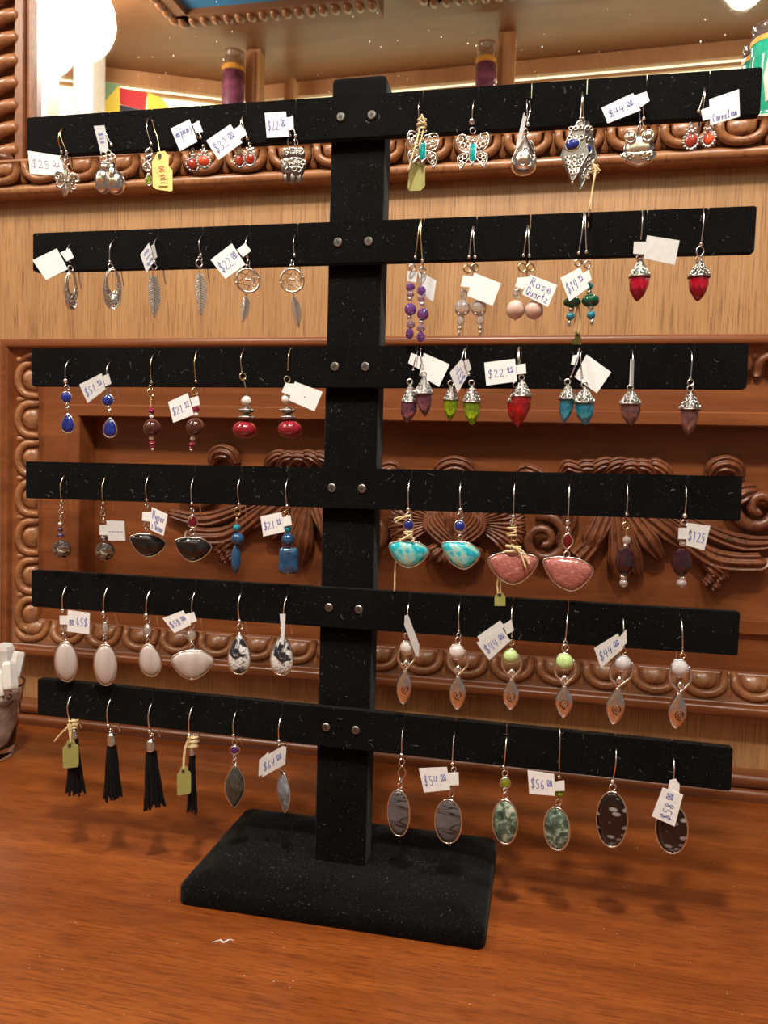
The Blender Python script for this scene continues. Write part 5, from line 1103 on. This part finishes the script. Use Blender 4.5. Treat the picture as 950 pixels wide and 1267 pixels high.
# ================================================================ BOTTOM BAR
e = Ear('tassel_earring', 'black leather tassel earring with olive string tag, left end of bottom bar', 'U', (217, 68), (203, 234), wr=.055, ballr=.14); e.knot(225, 258, 30, hgt=55); tassel(e, 232, 325, 25, 62, 352, 772, 185, 305)
e.string([(205, 262), (160, 305), (95, 378)], .07); e.string([(215, 268), (170, 300), (105, 365)], .05); e.string([(200, 240), (200, 310), (210, 385)], .055, yy=-.85); e.string([(215, 250), (212, 320), (206, 395)], .045, yy=-.85)
e.paper_tag(round_tag(153, 263, 362, 564), (206, 402), 15)
e = Ear('tassel_earring', 'black leather tassel earring without tag, second on bottom bar', 'U', (490, 90), (470, 268), wr=.055, ballr=.14); e.links((490, 298), (488, 322), r=14); tassel(e, 492, 362, 30, 74, 395, 812, 448, 560)
e = Ear('tassel_earring', 'black leather tassel earring without tag, third on bottom bar', 'U', (772, 123), (757, 308), wr=.055, ballr=.14); e.links((775, 328), (768, 352), r=14); tassel(e, 765, 402, 32, 74, 437, 872, 728, 860)
e = Ear('tassel_earring', 'slim black leather tassel earring with olive string tag, fourth on bottom bar', 'V', (203, 86), (180, 262), wr=.055, ballr=.13); e.knot(200, 312, 32, turns=5, hgt=75); tassel(e, 199, 372, 18, 44, 392, 806, 172, 236)
e.string([(180, 275), (155, 330), (143, 400), (140, 490)], .05, yy=-.85); e.string([(190, 280), (160, 340), (150, 410), (146, 492)], .04, yy=-.85)
e.paper_tag(round_tag(100, 190, 462, 656), (142, 495), 12)
e = Ear('labradorite_earring', 'dark marquise labradorite earring with violet gem, fifth on bottom bar', 'V', (488, 118), (470, 264), ballr=.15); e.jump(478, 305, 16, ry=24); e.cab(478, 360, oval(32, 26, 22), 'iolite', 10, 'silver', 4.5, facet=True); e.links((477, 405), (478, 435), r=16)
e.cab(478, 597, marquise(64, 146), 'labradorite', 20, 'silver', 5)
e = Ear('labradorite_earring', 'pale marquise labradorite earring turned sideways with $64 tag', 'V', (782, 148), (766, 302), ballr=.15); e.jump(774, 335, 15); e.jump(778, 485, 15)
e.cab(798, 632, marquise(60, 140), 'pale_labradorite', 22, 'silver', 6, -48, 9)
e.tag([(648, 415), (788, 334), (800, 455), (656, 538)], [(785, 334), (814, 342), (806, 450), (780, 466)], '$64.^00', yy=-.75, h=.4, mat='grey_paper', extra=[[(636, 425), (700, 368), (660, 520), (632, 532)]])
e = Ear('grey_oval_earring', 'grey oval stone earring with black veins, without tag', 'W', (177, 53), (168, 200), ballr=.14); e.jump(168, 238, 16, ry=20)
e.part('open_marquise', 'silver', 168, 300, lambda m: m.tube([(p[0], p[1], 0) for p in marquise(21, 40)], 4, 6, True)); e.links((160, 345), (158, 372), r=15)
e.cab(150, 525, oval(64, 132, 36), 'grey_jasper', 18, 'silver', 6, -16, 2)
e = Ear('grey_oval_earring', 'grey oval stone earring with black veins and $54 tag', 'W', (462, 88), (450, 250), ballr=.14); e.jump(458, 282, 15); e.links((452, 392), (446, 420), r=15)
e.cab(427, 572, oval(76, 126, 36), 'grey_jasper', 18, 'silver', 6, -8)
e.tag([(262, 275), (420, 268), (438, 395), (292, 410)], [(418, 302), (485, 298), (487, 368), (425, 372)], '$54.^00', yy=-.70, h=.4)
e = Ear('green_oval_earring', 'mossy green oval stone earring with peridot, without tag', 'W', (754, 108), (738, 266), ballr=.15); e.jump(746, 302, 17); e.cab(747, 357, oval(29, 29, 22), 'peridot', 10, 'silver', 4.5, facet=True); e.links((745, 400), (747, 427), r=16)
e.cab(745, 574, oval(70, 126, 36), 'seraphinite', 18, 'silver', 6, -8)
e = Ear('green_oval_earring', 'mossy green oval stone earring with $56 tag', 'X', (208, 58), (204, 282), ballr=.13); e.bead(208, 362, 20, 'peridot', 16, 'small_gem', facet=True); e.jump(202, 405, 16)
e.cab(192, 535, oval(63, 106, 36), 'seraphinite', 17, 'silver', 6, -8, 3)
e.tag([(50, 250), (180, 270), (185, 375), (58, 365)], [(178, 308), (230, 300), (232, 350), (186, 352)], '$56.^00', yy=-.70, h=.4)
e = Ear('black_oval_earring', 'black oval stone earring with grey patches, without tag', 'X', (483, 152), (466, 303), ballr=.14); e.jump(466, 333, 17); e.cab(462, 490, oval(73, 138, 36), 'black_jasper', 18, 'silver', 5, -4)
e = Ear('black_oval_earring', 'black oval stone earring with $58 tag, right end of bottom bar', 'X', (763, 193), (762, 305), ballr=.08); e.jump(760, 330, 14); e.cab(755, 535, oval(74, 124, 36), 'black_jasper', 18, 'silver', 5, -4)
e.tag([(658, 475), (712, 335), (812, 370), (770, 525)], [(745, 300), (775, 292), (795, 320), (792, 362), (738, 345)], '$58.^00', yy=-.80, h=.42)

# ================================================================ glass of white crystals at the left edge
gx, gy = atZ(-16, 936, 0).x, atZ(-16, 936, 0).y
gl_ = empty('glass_tumbler', (gx, gy, 0), 'small clear glass tumbler with brown lettering at the left edge', 'glass')
def clearglass():
    m, nt, b = _nodes('tumbler_glass'); n = tex(nt, 'Noise', 30); nt.links.new(ramp(nt, n.outputs[0], [(.3, (.93, .97, .95)), (.7, (.97, 1, .98))]), b.inputs['Base Color'])
    b.inputs['Transmission Weight'].default_value = 1; b.inputs['Roughness'].default_value = .02; b.inputs['IOR'].default_value = 1.4; MATS['tumbler'] = m
clearglass()
Tz = lambda p: Vector((p[0], p[2], p[1]))
MB(Tz).lathe((0, 0, 0), [(1.9, .02), (2.15, .1), (2.2, .5), (2.35, 1.3), (2.75, 4), (3.15, 6.6), (3.2, 6.75), (3.05, 6.75), (2.98, 6.6), (2.55, 3.5), (2.2, 1.3), (1.9, 1.0), (.3, .95)], 36).build('glass_wall', 'tumbler', gl_)
plain('pink_salt', (.80, .62, .58), .6, var=.35, scale=120); plain('selenite', (.86, .86, .84), .25, trans=.25, var=.05, sss=.3)
MB(Tz).lathe((0, 0, 0), [(1.8, 1.05), (2.15, 1.5), (2.5, 3.5), (2.8, 5.4), (2.75, 5.6), (.2, 5.7)], 28).build('pink_filling', 'pink_salt', gl_)
def on_glass(px, py):
    d = ray(px, py); r = 2.85
    for _ in range(4):
        A = d.x**2+d.y**2; bx_, by_ = CAM.x-gx, CAM.y-gy; B = bx_*d.x+by_*d.y; C = bx_**2+by_**2-r*r
        t = (-B-math.sqrt(max(0, B*B-A*C)))/A; z = CAM.z+d.z*t; r = 2.38+.150*(z-1.3)+.03
    return (bx_+d.x*t, by_+d.y*t, z)
m = MB()
for ch, px0 in (('A', -2), ('S', 8)):
    for st in GL[ch]:
        pts = []
        for a, b in st:
            pts.append(on_glass(px0+a*7.5, 865-b*9))
        m.tube(catmull(pts, 4), .07, 6)
pts = []
for a, b in ((-6, 868), (0, 873), (8, 874), (14, 870), (16, 866)):
    pts.append(on_glass(a, b))
m.tube(catmull(pts, 5), .06, 6); m.build('lettering', 'ink_brown', gl_)
for i, (px, py, w_, h_, rz, rx, ry2, lab) in enumerate(((6, 815, .85, 2.6, 20, 8, 4, 'tall white crystal stick standing highest in the tumbler'), (21, 822, .6, 2.2, 50, -14, 16, 'white crystal stick leaning against the tumbler rim'), (-6, 826, .9, 2.6, 10, 10, -10, 'white crystal stick at the left frame edge in the tumbler'), (12, 836, .7, 2.4, 70, -20, 10, 'broad white crystal chunk at the front of the tumbler'), (0, 846, .7, 2.2, 30, -20, -8, 'small white crystal lying low at the tumbler front'))):
    q = atY(px, py, gy-.6 if i < 3 else gy-1.4)
    hx = [(w_*math.cos(math.pi/3*k)*(1 if k % 2 else .85), w_*.8*math.sin(math.pi/3*k)) for k in range(6)]
    mm = MB(lambda p: Vector((p[0], p[2], p[1]))); mm.lathe((0, 0, 0), [(w_*.9, -h_/2), (w_, -h_/2+.2), (w_*.96, h_/2-.3), (w_*.78, h_/2)], 6, False)
    o = mm.build('crystal', 'selenite', loc=q); o.rotation_euler = tuple(math.radians(a) for a in (rx, ry2, rz)); tag(o, lab, 'crystal', 'white crystals in the tumbler')

# ================================================================ lint and scraps on the counter
plain('lint_white', (.75, .70, .66), .9)
for px, py, pts, lab in ((276, 1166, [(-1.0, -.25), (-.4, .1), (.1, -.05), (.5, .3), (1.0, .25)], 'curl of white lint on the counter in front of the stand'),):
    q = atZ(px, py, 0)
    o = MB().tube(catmull([(a*.55, b*.9, .03+.02*abs(a)) for a, b in pts], 5), [.03]*5+[.05]*10+[.02]*6, 6).build('lint', 'lint_white', loc=q); tag(o, lab, 'lint')

m = MB(); rnd = random.Random(5)
for k in range(70):
    q = atZ(rnd.uniform(20, 930), rnd.uniform(960, 1262), 0); L = rnd.choice((.02, .03, .04, .07)); m.ell((q.x, q.y, .012), L, .014, .016, 6, 4)
m.build('dust_specks', 'lint_white', ct, kind='stuff')
